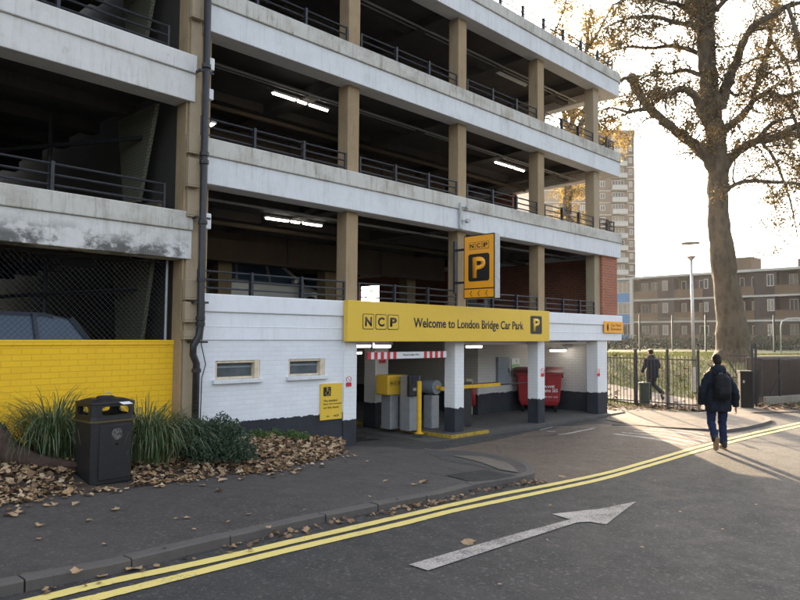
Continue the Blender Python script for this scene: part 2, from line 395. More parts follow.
# repairs in the pavement
def pw(pts, z): return [tuple(G(x, y, z)[:2]) for x, y in pts]
MB().drape('tarmac_patch', M['patch_dark'], pw([(446, 475.5), (484, 470), (518, 474.5), (498, 478.5), (473, 481)], .09), lambda x, y: pz(x, y)+.007, .15)
MB().drape('tarmac_patch', M['patch_pale'], pw([(451, 457.5), (483, 458), (505, 462.5), (514, 467.5), (519, 472.5), (500, 470.5), (475, 463)], .08), lambda x, y: pz(x, y)+.011, .15)
MB().drape('tarmac_patch', M['patch_band'], pw([(428, 456), (442, 454), (476, 455.5), (484, 457.7), (451, 457.2), (475, 463), (498, 470), (492, 471), (450, 464)], .07), lambda x, y: pz(x, y)+.0035, .15)
# road markings
def spline(pts, n=6):
    out = []; P = [Vector(p) for p in pts]
    for i in range(len(P)-1):
        p0 = P[max(i-1, 0)]; p1 = P[i]; p2 = P[i+1]; p3 = P[min(i+2, len(P)-1)]
        for k in range(n):
            t_ = k/n
            out.append(.5*((2*p1)+(p2-p0)*t_+(2*p0-5*p1+4*p2-p3)*t_*t_+(3*p1-p0-3*p2+p3)*t_**3))
    out.append(P[-1]); return [tuple(o) for o in out]
def stripe(px, w, mat, z=.004, name='road_line', extend=0):
    line = W(px)
    if extend:
        a, c_ = Vector(line[0]), Vector(line[1]); e, f = Vector(line[-1]), Vector(line[-2])
        line = [tuple(a+(a-c_).normalized()*(extend-k)) for k in range(extend)]+line+[tuple(e+(e-f).normalized()*(k+1)) for k in range(extend)]
    line = spline(line, 14); l = off(line, w/2); r = off(line, -w/2); n = len(line)
    jig = lambda p, a: (p[0]+random.uniform(-a, a), p[1]+random.uniform(-a, a))
    l = [jig(p, .0035) for p in l]; r = [jig(p, .0035) for p in r]
    b = MB(); b.add([(*p, z+base(*p)) for p in l]+[(*p, z+base(*p)) for p in r], [(i, n+i, n+i+1, i+1) for i in range(n-1)])
    return struct(b.build(name, mat))
stripe([(20, 604), (110, 582), (200, 563), (300, 540), (400, 517), (450, 505.5), (500, 494.5), (550, 485), (600, 474.5), (650, 461), (700, 446.5), (750, 434), (800, 422.8)], .115, M['line_yellow'], name='yellow_line', extend=6)
stripe([(70, 604), (110, 594.5), (200, 572), (300, 547.5), (400, 524.3), (450, 511.7), (500, 501), (550, 490.5), (600, 479.5), (650, 465.3), (700, 450.5), (750, 437.5), (800, 426.2)], .115, M['line_yellow'], name='yellow_line', extend=6)
arrow = W([(409, 565), (500, 538.5), (571, 519.5), (566, 518.5), (552, 514.3), (600, 509), (636, 502), (620, 514), (606, 525), (590, 522), (577, 522.8), (520, 541), (428, 571)])
MB().drape('arrow_marking', M['line_white'], arrow, .005, .3)
for a, c_, m_, e, w in (((614, 434), (640, 437), (660, 440), (687, 445.2), .13), ((622, 432.6), (650, 435), (672, 438), (700, 443.6), .08), ((634, 431), (660, 433.5), (685, 437.5), (706, 441.5), .08),
                     ((643, 429.4), (665, 431), (690, 434.5), (708, 438.5), .10), ((650, 428), (672, 429.5), (692, 432), (704, 435), .06), ((640, 434.2), (660, 436.5), (680, 440.5), (694, 444.5), .07)):
    stripe([a, c_, m_, e], w, M['line_faded'])
stripe([(540, 430), (553, 427)], .06, M['line_faded']); stripe([(558, 434.7), (566, 434), (580, 431.2), (594, 428.5)], .08, M['line_faded'])
stripe([(547, 431.6), (556, 431.6)], .06, M['line_faded']); stripe([(554, 427), (575, 427), (596, 427.5)], .05, M['line_faded'])
# footway island at the park gate
isl = W([(651, 427), (700, 430.5), (726, 432), (745, 429.5), (762, 425.5), (771, 422.5), (768, 419.5), (745, 413.8), (735, 412), (690, 414.5), (640, 411), (612, 409), (606, 420), (630, 424.5)])
def iz(x, y): return .010+.05*sm(x, 5.2, 8.2)
struct(MB().prism(isl, -.02, iz).build('footway', M['footway'], tri=True))
edge = isl[1:8]
b = MB(); b.add([(*p, z+iz(*p)) for p in off(edge, -.02) for z in (-.15, .004)]+[(*p, iz(*p)+.004) for p in off(edge, .12)],
      [(2*i, 2*i+2, 2*i+3, 2*i+1) for i in range(len(edge)-1)]+[(2*i+1, 2*i+3, 2*len(edge)+i+1, 2*len(edge)+i) for i in range(len(edge)-1)])
struct(b.build('kerb', M['kerb']))
b = MB(); e2 = W([(612, 424.6), (625, 423.5), (640, 424.2), (653, 425.6)]); e3 = W([(612, 425.6), (625, 425.8), (640, 426), (653, 426.3)])
b.prism(e2+e3[::-1], -.01, .01); struct(b.build('drain_channel', M['rubber'], tri=True))
# planting bed heaped with leaves
bedpx = [(-70, 522), (0, 508), (45, 500), (71, 496), (132, 489), (192, 481.5), (220, 477.5), (279, 472), (294, 467), (333, 458.5), (345, 452.5)]
bedf = W(bedpx, .1); bedb = [tuple((dv*s+nv*(D+(.28 if s < 4.7 else .05)))[:2]) for s in (7.75, 7, 6, 4.9, 4.4, 3, 2, 0, -3)]
bedf = [(bedf[0][0]-3, bedf[0][1]-2.2)]+bedf
def bed_h(x, y):
    P = Vector((x, y, 0)); w = P.dot(nv)-D; s = P.dot(dv)
    df = min(((Vector(p)-Vector((x, y))).length) for p in bed_dense)
    return base(x, y)+.10+.17*sm(df, 0, 1.1)*sm(s, 8.0, 6.0)+.03*math.sin(x*3.1)*math.cos(y*2.7)*sm(df, 0, .5)
bed_dense = spline(bedf, 8)
bedpoly = [Vector(p) for p in bedf]+[Vector(p) for p in bedb]
def inside(p, poly):
    c_ = False; n = len(poly)
    for i in range(n):
        a, e = poly[i], poly[i-1]
        if (a[1] > p[1]) != (e[1] > p[1]) and p[0] < (e[0]-a[0])*(p[1]-a[1])/(e[1]-a[1])+a[0]: c_ = not c_
    return c_
bm = bmesh.new()
vs = [bm.verts.new((p[0], p[1], 0)) for p in bedpoly]; bm.faces.new(vs)
bmesh.ops.triangulate(bm, faces=bm.faces)
for _ in range(4): bmesh.ops.subdivide_edges(bm, edges=[e for e in bm.edges if e.calc_length() > .25], cuts=1)
for v in bm.verts: v.co.z = bed_h(v.co.x, v.co.y)
if sum(f.normal.z for f in bm.faces) < 0: bmesh.ops.reverse_faces(bm, faces=bm.faces)
me = bpy.data.meshes.new('planting_bed'); bm.to_mesh(me); bm.free()
M['soil'] = simple('soil', (.055, .038, .026), .95, 0, .4, 6, .5)
me.materials.append(M['soil']); o = bpy.data.objects.new('planting_bed', me); COL.objects.link(o); struct(o)
# leaves
t = NT('dead_leaf'); oi = t.n('ShaderNodeNewGeometry').outputs['Random Per Island']
c = t.ramp(oi, [(0, (.08, .045, .022)), (.25, (.20, .12, .06)), (.5, (.35, .225, .12)), (.75, (.46, .32, .19)), (.93, (.55, .42, .27)), (1, (.34, .17, .05))])
c = t.mix(t.val(t.noise(30, 5, .7), .4, .75, 0, .5), c, (.14, .075, .035))
M['dead_leaf'] = t.set(c, .75)
t = NT('litter_dark'); oi = t.n('ShaderNodeNewGeometry').outputs['Random Per Island']
c = t.ramp(oi, [(0, (.10, .055, .03)), (.4, (.20, .12, .06)), (.8, (.30, .19, .10)), (1, (.38, .25, .12))])
M['litter_dark'] = t.set(c, .8)
LOBE = [(0, -.46), (.2, -.36), (.44, -.28), (.40, -.02), (.48, .2), (.27, .26), (.0, .5), (-.27, .26), (-.48, .2), (-.40, -.02), (-.44, -.28), (-.2, -.36)]
def leaf(b, p, size, tilt=.35, curl=.25):
    rz = random.uniform(0, 6.28); m = Matrix.Rotation(rz, 3, 'Z') @ Matrix.Rotation(random.gauss(0, tilt), 3, 'X') @ Matrix.Rotation(random.gauss(0, tilt), 3, 'Y')
    ax = random.uniform(0, 6.28); ca, sa = math.cos(ax), math.sin(ax); cc = curl*random.uniform(.3, 1.6)
    sx, sy = random.uniform(.75, 1.1), random.uniform(.75, 1.15)
    vs = [Vector((0, 0, 0))]
    for x, y in LOBE:
        x *= sx*random.uniform(.85, 1.12); y *= sy*random.uniform(.85, 1.12); q = x*ca+y*sa
        vs.append(Vector((x, y, cc*q*q*2+random.uniform(-.04, .04))))
    vs = [m @ (v*size)+Vector(p) for v in vs]
    zmin = min(v.z for v in vs); dz = max(0, p[2]-size*.12-zmin); vs = [v+Vector((0, 0, dz)) for v in vs]
    n = len(LOBE); b.add(vs, [(0, 1+i, 1+(i+1) % n) for i in range(n)])
xs = [p[0] for p in bedpoly]; ys = [p[1] for p in bedpoly]
random.seed(11); b = MB(); k = 0
A_bin = G(103, 486, .1)
vis = [p for p in bedpoly]
BINP = (A_bin.x, A_bin.y)
while k < 11000:
    p = (random.uniform(-7.5, max(xs)+.2), random.uniform(min(ys)-.3, max(ys)))
    ok = inside(p, bedpoly)
    if (Vector(p)-Vector(BINP)).length < .31: continue
    if not ok:
        dd = min((Vector(q)-Vector(p)).length for q in bed_dense)
        if dd > .35 or random.random() > .30*math.exp(-dd*7): continue
        if p[1]*nv.y+p[0]*nv.x-D > 0: continue
        z = pz(*p)+.003
    else:
        z = bed_h(*p)+random.uniform(0, .03)
    leaf(b, (p[0], p[1], z+.012), random.choice((random.uniform(.03, .06), random.uniform(.04, .09), random.uniform(.05, .105))), .30 if ok else .12, .4); k += 1
tag(b.build('leaf_litter', M['dead_leaf']), 'heaped pale brown fallen leaves filling the planting bed along the wall', 'fallen leaves', kind='stuff')
# gutter litter
b = MB(); gl = W([(47, 589), (112, 577), (203, 554), (313, 528), (400, 510), (441, 502), (475, 492.5), (514, 485.5), (538, 482)], 0)
gd = spline(gl, 12)
for i in range(230):
    q = random.choice(gd[-70:]) if random.random() < .8 else random.choice(gd)
    leaf(b, (q[0]+random.gauss(0, .07), q[1]+random.gauss(.0, .06)-.03, .015+base(*q)), random.uniform(.025, .075), .3)
tag(b.build('gutter_litter', M['litter_dark']), 'small broken leaf scraps lying in the gutter beside the kerb', 'leaf scraps', kind='stuff')
# single leaves on pavement and road
spots = [(77, 567, .11, .11), (101, 575, .16, 0), (137, 569, .10, 0), (76, 504, .10, .11), (20, 513, .10, .11), (47, 506, .08, .11), (55, 505, .07, .11), (115, 510, .09, .11), (89, 521, .07, .11), (40, 526, .09, .11), (187, 517, .07, .11), (176, 518, .05, .11), (39, 539, .06, .11), (105, 541.5, .05, .11),
         (194, 526, .05, .11), (165, 544, .04, .11), (8, 515, .12, .11), (219, 491, .12, .11), (272, 474, .12, .11), (249, 512, .07, .11), (228, 519, .05, .11), (268, 524, .07, .11), (385, 481, .07, .11), (415, 483, .10, .11), (424, 480.5, .14, .11), (370, 494, .05, .11), (367, 463, .06, .09), (305, 507, .05, .11), (398, 496, .05, .11),
         (468, 543, .16, 0), (562, 477, .13, 0), (550, 506, .05, 0), (548, 541, .05, 0), (340, 523, .09, 0), (397, 508, .12, 0), (614, 505, .04, 0), (680, 512, .04, 0), (756, 505, .05, 0), (655, 481, .04, 0), (500, 585, .04, 0), (642, 548, .04, 0), (723, 530, .04, 0)]
for x, y, s_, z in spots:
    b = MB(); leaf(b, (0, 0, .008), s_, .12, .3); P = G(x, y, z+.003)
    if z > .05: P.z = pz(P.x, P.y)+.006
    tag(b.build('fallen_leaf', M['dead_leaf'], loc=P), 'dry curled brown leaf lying alone on the bare tarmac', 'fallen leaf', 'single fallen leaves scattered on pavement and road')
# road side leaves, lawn leaves and grass
b = MB()
for i in range(2600):
    x = random.uniform(4.5, 26); y = random.uniform(20.8, 38)
    s = x*dv.x+y*dv.y
    if s < 19: continue
    if random.random() < .45 and y > 27: continue
    leaf(b, (x, y, terrain(x, y)+.03), random.uniform(.10, .17), .25)
for i in range(500):
    q = G(random.uniform(600, 700), random.uniform(405, 412.5), 0) if random.random() < .5 else G(random.uniform(757, 860), random.uniform(404.5, 411), 0)
    leaf(b, (q.x, q.y, .03), random.uniform(.09, .16), .25)
tag(b.build('lawn_leaves', M['litter_dark']), 'brown autumn leaves strewn over the park grass and along the fence foot', 'fallen leaves', kind='stuff')
rs = np.random.RandomState(3)
def fast_mesh(name, verts, nper, mat, parent=None):
    me = bpy.data.meshes.new(name); nv_ = len(verts); nf = nv_//nper
    me.vertices.add(nv_); me.vertices.foreach_set('co', verts.astype(np.float32).ravel())
    me.loops.add(nv_); me.loops.foreach_set('vertex_index', np.arange(nv_, dtype=np.int32))
    me.polygons.add(nf); me.polygons.foreach_set('loop_start', np.arange(nf, dtype=np.int32)*nper)
    me.polygons.foreach_set('loop_total', np.full(nf, nper, dtype=np.int32))
    me.update(); me.validate(); me.materials.append(mat)
    o = bpy.data.objects.new(name, me); COL.objects.link(o)
    if parent: o.parent = parent
    return o
path_px = [(600, 371), (622, 374), (645, 383), (668, 393), (700, 402), (745, 410), (690, 413.5), (678, 411), (655, 402.5), (635, 394), (612, 383), (598, 381)]
PATH = [(2.0, 29.0), (5.5, 27.3), (8.0, 25.2), (10.4, 22.2), (12.0, 19.9), (9.6, 19.3), (8.2, 21.2), (6.6, 23.2), (4.4, 25.0), (2.0, 26.2)]
b = MB()
bm = bmesh.new(); bm.faces.new([bm.verts.new((x, y, 0)) for x, y in PATH]); bmesh.ops.triangulate(bm, faces=bm.faces)
for _ in range(4): bmesh.ops.subdivide_edges(bm, edges=[e for e in bm.edges if e.calc_length() > .5], cuts=1)
for v in bm.verts: v.co.z = max(terrain(v.co.x, v.co.y)+.035, .02)
if sum(f.normal.z for f in bm.faces) < 0: bmesh.ops.reverse_faces(bm, faces=bm.faces)
me = bpy.data.meshes.new('park_path'); bm.to_mesh(me); bm.free(); me.materials.append(M['footway']); o = bpy.data.objects.new('park_path', me); COL.objects.link(o); struct(o)
N = 60000; gx_ = rs.uniform(3.5, 24, N); gy_ = rs.uniform(20.9, 40, N); keep = (gx_*dv.x+gy_*dv.y > 19.3)
pts = [(x, y) for x, y, k_ in zip(gx_, gy_, keep) if k_ and not inside((x, y), PATH)]
V = []
for x, y in pts:
    z = terrain(x, y); a = random.uniform(0, 6.28); h = random.uniform(.05, .12); dx, dy = .012*math.cos(a), .012*math.sin(a); lx, ly = random.gauss(0, .03), random.gauss(0, .03)
    V += [(x-dx, y-dy, z-.01), (x+dx, y+dy, z-.01), (x+lx, y+ly, z+h)]
t = NT('grass_blade'); t.set(t.mix(t.val(t.noise(1.5, 4), .35, .65), (.06, .10, .02), (.13, .15, .03)), .7)
t.b.inputs['Transmission Weight'].default_value = 0
def leafy(name, stops, trans=.35, rough=.6):
    t = NT(name); oi = t.n('ShaderNodeNewGeometry').outputs['Random Per Island']; c = t.ramp(oi, stops)
    t.set(c, rough); tr = t.n('ShaderNodeBsdfTranslucent', {'Color': c}); mx = t.n('ShaderNodeMixShader', {0: trans, 1: t.b.outputs[0], 2: tr.outputs[0]})
    t.l(mx.outputs[0], t.out.inputs['Surface']); return t.m
M['grass'] = leafy('grass_green', [(0, (.035, .055, .01)), (.6, (.075, .095, .018)), (1, (.13, .125, .03))], .45)
tag(fast_mesh('park_grass', np.array(V), 3, M['grass']), 'short green park grass behind the black railings', 'grass', kind='stuff')
# ---------------------------------------------------------------- car park building
def fl(s, w, z=0.0): return dv*s+nv*(D+w)+Vector((0, 0, z))
FL, B1, T = 2.361, 2.062, .70
S0, SE = 4.86, 18.02
BLD = empty('car_park_building', 'white banded concrete multi-storey car park with brown columns and open parking decks', 'car park', ORIG, THETA)
BB = lambda n: B1+(n-1)*FL                    # underside of band n
# front bands
def band(mb_low, mb_lip, s0, s1, z, w=0.0):
    mb_low.box(s0, s1, w+.035, w+.42, z, z+.425)
    if z < 3: mb_low.box(s0, s1, w+.028, w+.06, z+.20, z+.215)
    mb_lip.box(s0, s1, w, w+.38, z+.425, z+T)
for n in (1, 2, 3, 4):
    a, l_ = MB(), MB(); z = BB(n); band(a, l_, S0, SE, z)
    # return along the end of the building
    a.box(SE-.36, SE-.03, .42, 16, z+.003, z+.425); l_.box(SE-.36, SE, .38, 16, z+.425, z+T)
    f = a.build('band', M['white_fresh'] if n == 1 else M['white_paint'], BLD, bevel=.012)
    l_.build('band_lip', M['white_fresh'] if n == 1 else M['lip'], f, bevel=.015)
# decks with ribs, hanging rear beam
for n in (1, 2, 3, 4):
    z = BB(n); b = MB(); b.box(S0, SE-.36, .42, 16, z+.24, z+.50)
    for w in np.arange(1.5, 16, 1.35): b.box(S0, SE-.37, w, w+.22, z+.06, z+.24)
    for s in (S0+.02, 7.75, 10.82, 13.83, 16.5): b.box(s, s+.26, .43, 15.9, z+.02, z+.239)
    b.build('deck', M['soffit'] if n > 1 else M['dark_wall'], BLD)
    if n >= 2:
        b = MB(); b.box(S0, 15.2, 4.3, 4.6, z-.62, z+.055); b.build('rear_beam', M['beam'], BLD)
# columns of the upper storeys
cs = [fac(x, y, .19)[0] for x, y in ((347.7, 130), (458.1, 170), (538.1, 190), (594.2, 200))]
CW = .28
for n in (1, 2, 3):
    for i, s in enumerate([cs[0]-3.05]+cs):
        b = MB(); b.box(s, s+CW, .19, .19+CW, BB(n)+T-.28, BB(n+1)+.02 if False else BB(n+1)-.003)
        b.build('column', M['column'] if i < 4 else M['column_end'], BLD, bevel=.012)
for n in (1, 2, 3):                           # interior columns
    for s in cs[:3]:
        b = MB(); b.box(s, s+.35, 4.75, 5.1, BB(n)+.502, BB(n+1)-.2); b.build('inner_column', M['column'], BLD)
# walls closing the far side and the ends
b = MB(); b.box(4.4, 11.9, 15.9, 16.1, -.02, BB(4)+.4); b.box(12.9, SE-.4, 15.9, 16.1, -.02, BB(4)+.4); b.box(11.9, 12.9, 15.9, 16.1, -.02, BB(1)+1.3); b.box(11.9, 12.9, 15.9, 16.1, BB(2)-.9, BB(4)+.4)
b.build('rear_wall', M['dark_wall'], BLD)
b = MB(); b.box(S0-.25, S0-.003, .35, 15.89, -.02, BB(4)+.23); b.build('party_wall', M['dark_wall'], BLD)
for n in (1, 2, 3):
    b = MB(); w0 = .12 if n == 1 else 3.6
    if n > 1: b.box(SE-.33, SE-.08, w0, 15.88, BB(n)+T+.002, BB(n+1)-.003)
    else:
        b.box(SE-.33, SE-.08, .4, 9.9, BB(n)+T+.002, BB(n+1)-.003); b.box(SE-.33, SE-.08, 11.2, 15.88, BB(n)+T+.002, BB(n+1)-.003); b.box(SE-.33, SE-.08, 9.9, 11.2, BB(n)+T+1.35, BB(n+1)-.003)
    if n == 1: b.box(cs[3]+CW+.003, SE-.08, .12, .399, BB(n)+T+.002, BB(n+1)-.003)
    b.build('end_wall', M['red_brick'], BLD)
for n in (2, 3):                              # pale inner wall seen through the last bay
    pass
# railings
def railing(parent, s0, s1, z, w=.2, mat=None, n=None, hgt=.37, name='railing'):
    n = n or max(2, round((s1-s0)/.98)); b = MB()
    for k in (.10, .225, .355): b.tube([(s0+.02, w, z+k*hgt/.37), (s1-.02, w, z+k*hgt/.37)], .016, 6)
    r = b.build(name, M['rail'], parent)
    for k in range(1, n):
        s = s0+(s1-s0)*k/n; q = MB(); q.box(s-.022, s+.022, w-.04, w+.035, z-.05, z+hgt+.015); q.build('post', M['rail'], r)
    for s in (s0+.04, s1-.04): q = MB(); q.box(s-.015, s+.015, w-.015, w+.015, z-.02, z+hgt); q.build('end_post', M['rail'], r)
    return r
for n in (1, 2, 3):
    ends = [S0+.02]+[c_ for c_ in cs]+[SE-.05]
    for i in range(5):
        a = ends[i]+(CW if i else 0); e = ends[i+1]
        if i == 4 and n == 1: continue
        railing(BLD, a, e, BB(n)+T, n=3 if i in (0, 1) else (3 if i < 4 else 2))
    if n > 1:
        b = MB()
        for k in (.10, .225, .355): b.tube([(SE-.12, .22, BB(n)+T+k), (SE-.12, 3.55, BB(n)+T+k)], .016, 6)
        for w in (.3, 1.2, 2.2, 3.2): b.box(SE-.15, SE-.09, w, w+.045, BB(n)+T-.02, BB(n)+T+.38)
        b.build('railing', M['rail'], BLD)
railing(BLD, S0+4, SE-.05, BB(4)+T, n=10, hgt=.42)
b = MB()
for k in (.10, .24, .40): b.tube([(SE-.12, .22, BB(4)+T+k), (SE-.12, 12, BB(4)+T+k)], .016, 6)
for w in np.arange(.3, 12, 1.0): b.box(SE-.15, SE-.09, w, w+.045, BB(4)+T-.02, BB(4)+T+.42)
b.build('railing', M['rail'], BLD)
# set back roof parapet
b = MB(); b.box(S0, 17.1, 1.2, 1.5, BB(4)+.5, BB(4)+1.35); b.build('roof_parapet', M['white_paint'], BLD, bevel=.02)
# ground floor front
SA = fac(355.5, 420, .05)[0]
wins = [(fac(217, 370)[0], fac(262, 370)[0]), (fac(290.5, 368)[0], fac(327, 368)[0])]
wz0, wz1 = fac(240, 382)[1], fac(240, 360.5)[1]
b = MB(); zs = (-.02, B1-.002)
segs = [(S0, wins[0][0]), (wins[0][1], wins[1][0]), (wins[1][1], SA)]
for a, e in segs: b.box(a, e, .055, .33, *zs)
for a, e in wins:
    b.box(a, e, .055, .33, zs[0], wz0); b.box(a, e, .055, .33, wz1, zs[1])
b.build('front_wall', M['white_brick'], BLD)
for a, e in wins:
    f = MB()
    f.box(a+.002, a+.04, .07, .22, wz0+.045, wz1-.002); f.box(e-.10, e-.002, .058, .22, wz0+.045, wz1-.002); f.box(a+.04, e-.10, .07, .22, wz1-.04, wz1-.002); f.box(a+.04, e-.10, .10, .22, wz0+.045, wz0+.08)
    fr = f.build('window', M['timber_frame'], BLD, bevel=.005)
    MB().box(a+.04, e-.10, .16, .17, wz0+.08, wz1-.04).build('pane', M['pane_grey'], fr)
    MB().box(a-.05, e+.03, -.01, .20, wz0-.02, wz0+.044).build('sill', M['white_paint'], fr, bevel=.008)
    MB().box(a+.04, e-.10, .15, .155, (wz0+wz1)/2+.05, (wz0+wz1)/2+.08).build('glazing_bar', M['grey_paint'], fr)
# corner pier of the front wall
b = MB(); b.box(SA-.30, SA+.004, .03, .36, -.02, B1-.003); b.build('pier', M['pillar'], BLD, bevel=.01)
# the white brick wall runs back beside the entrance
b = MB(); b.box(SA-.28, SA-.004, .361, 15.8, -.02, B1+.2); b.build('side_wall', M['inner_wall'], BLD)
# three entrance pillars
for (xr, yr, wd) in ((464, 425, .30), (545, 415, .30), (607.5, 405, .52)):
    sr = fac(xr, yr, 0.1)[0]; b = MB(); b.box(sr-wd, sr, .10, .10+(.30 if wd < .4 else .34), -.02, B1-.003); b.build('pillar', M['pillar'], BLD, bevel=.012)
sD = fac(607.5, 405, .1)[0]
# white rail under the soffit
a, e = fac(468, 347, .3)[0], fac(593, 345, .3)[0]
b = MB(); b.tube([(a, .45, B1-.07), (e, .45, B1-.07)], .035, 8)
for s in np.arange(a+.3, e, .9): b.box(s-.02, s+.02, .43, .47, B1-.06, B1+.03)
b.build('service_pipe', M['white_plastic'], BLD, smooth=False)
# inner walls of the entrance bay
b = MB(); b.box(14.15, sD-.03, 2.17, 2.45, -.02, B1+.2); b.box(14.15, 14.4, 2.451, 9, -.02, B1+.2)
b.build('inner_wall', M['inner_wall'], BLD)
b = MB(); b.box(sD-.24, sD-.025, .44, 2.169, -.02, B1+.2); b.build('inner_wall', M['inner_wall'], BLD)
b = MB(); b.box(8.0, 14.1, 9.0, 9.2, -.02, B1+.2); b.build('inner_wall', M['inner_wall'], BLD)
g_ = MB(); g_.box(S0, SE-.1, -.10, 15.9, -.3, .058); g_.build('garage_floor', M['garage_floor'], BLD)
# round-edged interior column
sI = loc(GF(388, 427, .06)); b = MB(); b.box(sI.x-.4, sI.x, sI.y, sI.y+.4, .05, B1+.2); b.build('pillar', M['pillar'], BLD, bevel=.02)
# entrance island with yellow kerb
b = MB(); b.box(10.5, 11.66, -.06, 6.5, .05, .13); isl_o = b.build('island', M['garage_floor'], BLD)
b = MB(); b.box(10.455, 10.499, -.10, 6.5, .05, .125); b.box(10.5, 11.66, -.10, -.061, .05, .125); b.box(11.661, 11.705, -.10, 6.5, .05, .125); b.build('island_kerb', M['yellow_worn'], isl_o)
# ---------------------------------------------------------------- left wing, half a storey up
WA = math.radians(2.6)
WING = bpy.data.objects.new('wing', None); COL.objects.link(WING); WING.parent = BLD; WING.location = (4.83, 0, 0); WING.rotation_euler = (0, 0, WA)
WM = BLD.matrix_world  # filled after update
def wl(x, w, z=0.0):                          # wing local -> world
    q = Matrix.Rotation(WA, 3, 'Z') @ Vector((x, w, 0)); return fl(4.83+q.x, q.y, z)
def wing_px(px, py, w=0.0):                   # pixel -> wing local x, z
    n2 = (wl(0, 1)-wl(0, 0)); o2 = wl(0, w); d = ray(px, py)
    t_ = o2.dot(n2)/d.dot(n2); P = d*t_; d2 = wl(1, 0)-wl(0, 0); return (P-o2).dot(d2), P.z+H
WB = lambda n: B1+(n-.5)*FL+.01
for n in (1, 2, 3):
    a, l_ = MB(), MB(); band(a, l_, -9, -.09, WB(n))
    f = a.build('wing_band', M['wing_band_mould'] if n == 1 else M['wing_band'], WING, bevel=.012); 
    l_.build('band_lip', M['lip'] if n == 1 else M['wing_band'], f, bevel=.015)
    b = MB(); b.box(-9, -.3, .42, 12, WB(n)+.24, WB(n)+.5)
    for w in np.arange(1.5, 12, 1.35): b.box(-9, -.31, w, w+.25, WB(n)+.05, WB(n)+.24)
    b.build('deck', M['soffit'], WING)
    if n < 3:
        railing(WING, -5.2, -.42, WB(n)+T, n=3, hgt=.40); railing(WING, -9, -5.24, WB(n)+T, n=3, hgt=.40)
    # inside: hanging beam, battered concrete pier, far wall
    zf = WB(n)-FL+.5 if n > 1 else .9
    b = MB(); b.box(-9, -1.9, 3.2, 3.45, WB(n)-.50, WB(n)+.045); b.build('rear_beam', M['beam'], WING)
    b = MB(); b.box(-2.05, -1.8, 3.15, 3.4, zf, WB(n)+.04); b.build('inner_column', M['grey_conc'], WING)
    b = MB(); b.add([(-5.2, 3.9, zf), (-3.1, 3.9, zf), (-2.6, 3.9, WB(n)), (-5.6, 3.9, WB(n)), (-5.2, 4.2, zf), (-3.1, 4.2, zf), (-2.6, 4.2, WB(n)), (-5.6, 4.2, WB(n))],
                    [(0, 1, 2, 3), (7, 6, 5, 4), (0, 4, 5, 1), (1, 5, 6, 2), (2, 6, 7, 3), (3, 7, 4, 0)]); b.build('battered_pier', M['grey_conc'], WING)
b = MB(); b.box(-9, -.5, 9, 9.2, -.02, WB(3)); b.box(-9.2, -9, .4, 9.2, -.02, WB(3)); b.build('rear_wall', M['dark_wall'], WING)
b = MB(); b.box(-9, -.3, .54, 9, .6, .9); b.build('garage_floor', M['garage_floor'], WING)
# end screen with wired glass by the junction, upper storeys
t = NT('wired_glass'); v, sp = wallvec(t)
gr = t.n('ShaderNodeTexBrick', {'Vector': v, 'Color1': (.17, .165, .12, 1), 'Color2': (.15, .145, .105, 1), 'Mortar': (.06, .06, .045, 1), 'Scale': 1.0, 'Mortar Size': .006, 'Brick Width': .05, 'Row Height': .05}, offset=0.0)
M['wired_glass'] = t.set(gr.outputs['Color'], .3)
for n in (1, 2, 3):
    b = MB(); z = WB(n)-FL+T if n > 1 else .9
    b.add([(-.42, 1.1, z+.25), (-.42, 1.6, z+.25), (-.42, 1.9, WB(n)+.04), (-.42, .6, WB(n)+.04), (-.36, 1.1, z+.25), (-.36, 1.6, z+.25), (-.36, 1.9, WB(n)+.04), (-.36, .6, WB(n)+.04)],
          [(3, 2, 1, 0), (4, 5, 6, 7), (0, 1, 5, 4), (1, 2, 6, 5), (2, 3, 7, 6), (3, 0, 4, 7)])
    fr = b.build('wired_window', M['wired_glass'], WING)
    b = MB(); b.box(-.40, -.3, .5, 8.9, z-.35, z+.2); b.build('upstand', M['beam'], WING)
    b = MB(); b.tube([(-1.2, 2.6, z-.3), (-1.2, 2.6, WB(n)+.1)], .035, 6); b.tube([(-1.9, 3.1, WB(n)-.55), (-.42, 1.0, WB(n)-.42)], .035, 6); b.build('steel_tie', M['rail'], WING)
# junction column with its stepped padstones and the drain pipe
sj = cs[0]-3.05-.06
b = MB(); b.box(-.20, -.16, .10, .42, -.02, WB(3)+T); b.build('column', M['column'], WING, bevel=.01)
b = MB(); b.box(-.158, .02, .06, .345, -.02, WB(3)+T); b.build('column', M['column_end'], WING, bevel=.01)
for z0, z1 in ((2.35, 2.62), (2.1, 2.2), (2.68, 2.95), (4.35, 4.75), (4.85, 5.12), (6.9, 7.35), (3.9, 4.0)):
    b = MB(); b.box(-.21, -.02, -.03, .058, z0, z1); b.box(-.215, -.015, -.035, .057, z0-.03, z0-.001); b.build('padstone', M['column_end'], WING, bevel=.008)
xp, _ = wing_px(199, 100, -.12)
xp = -.005
pp = MB(); PR = .052
pp.tube([(xp, -.11, 9.6), (xp, -.11, 2.25), (xp-.02, -.11, 2.12), (xp-.10, -.10, 1.98), (xp-.09, -.08, 1.85), (xp-.03, -.08, 1.72), (xp-.03, -.08, .1)], PR, 12)
pipe = pp.build('drain_pipe', M['black_pipe'], WING, smooth=True)
for z in (8.1, 6.15, 4.82, 4.7, 3.8, 2.95, 2.38, 2.3): MB().lathe([(PR+.001, -.03), (PR+.016, -.028), (PR+.016, .028), (PR+.001, .03)], 14, (xp, -.11, z)).build('pipe_collar', M['black_pipe'], pipe)
for z in (1.62, .9): MB().lathe([(PR+.001, -.03), (PR+.016, -.028), (PR+.016, .028), (PR+.001, .03)], 14, (xp-.03, -.08, z)).build('pipe_collar', M['black_pipe'], pipe)
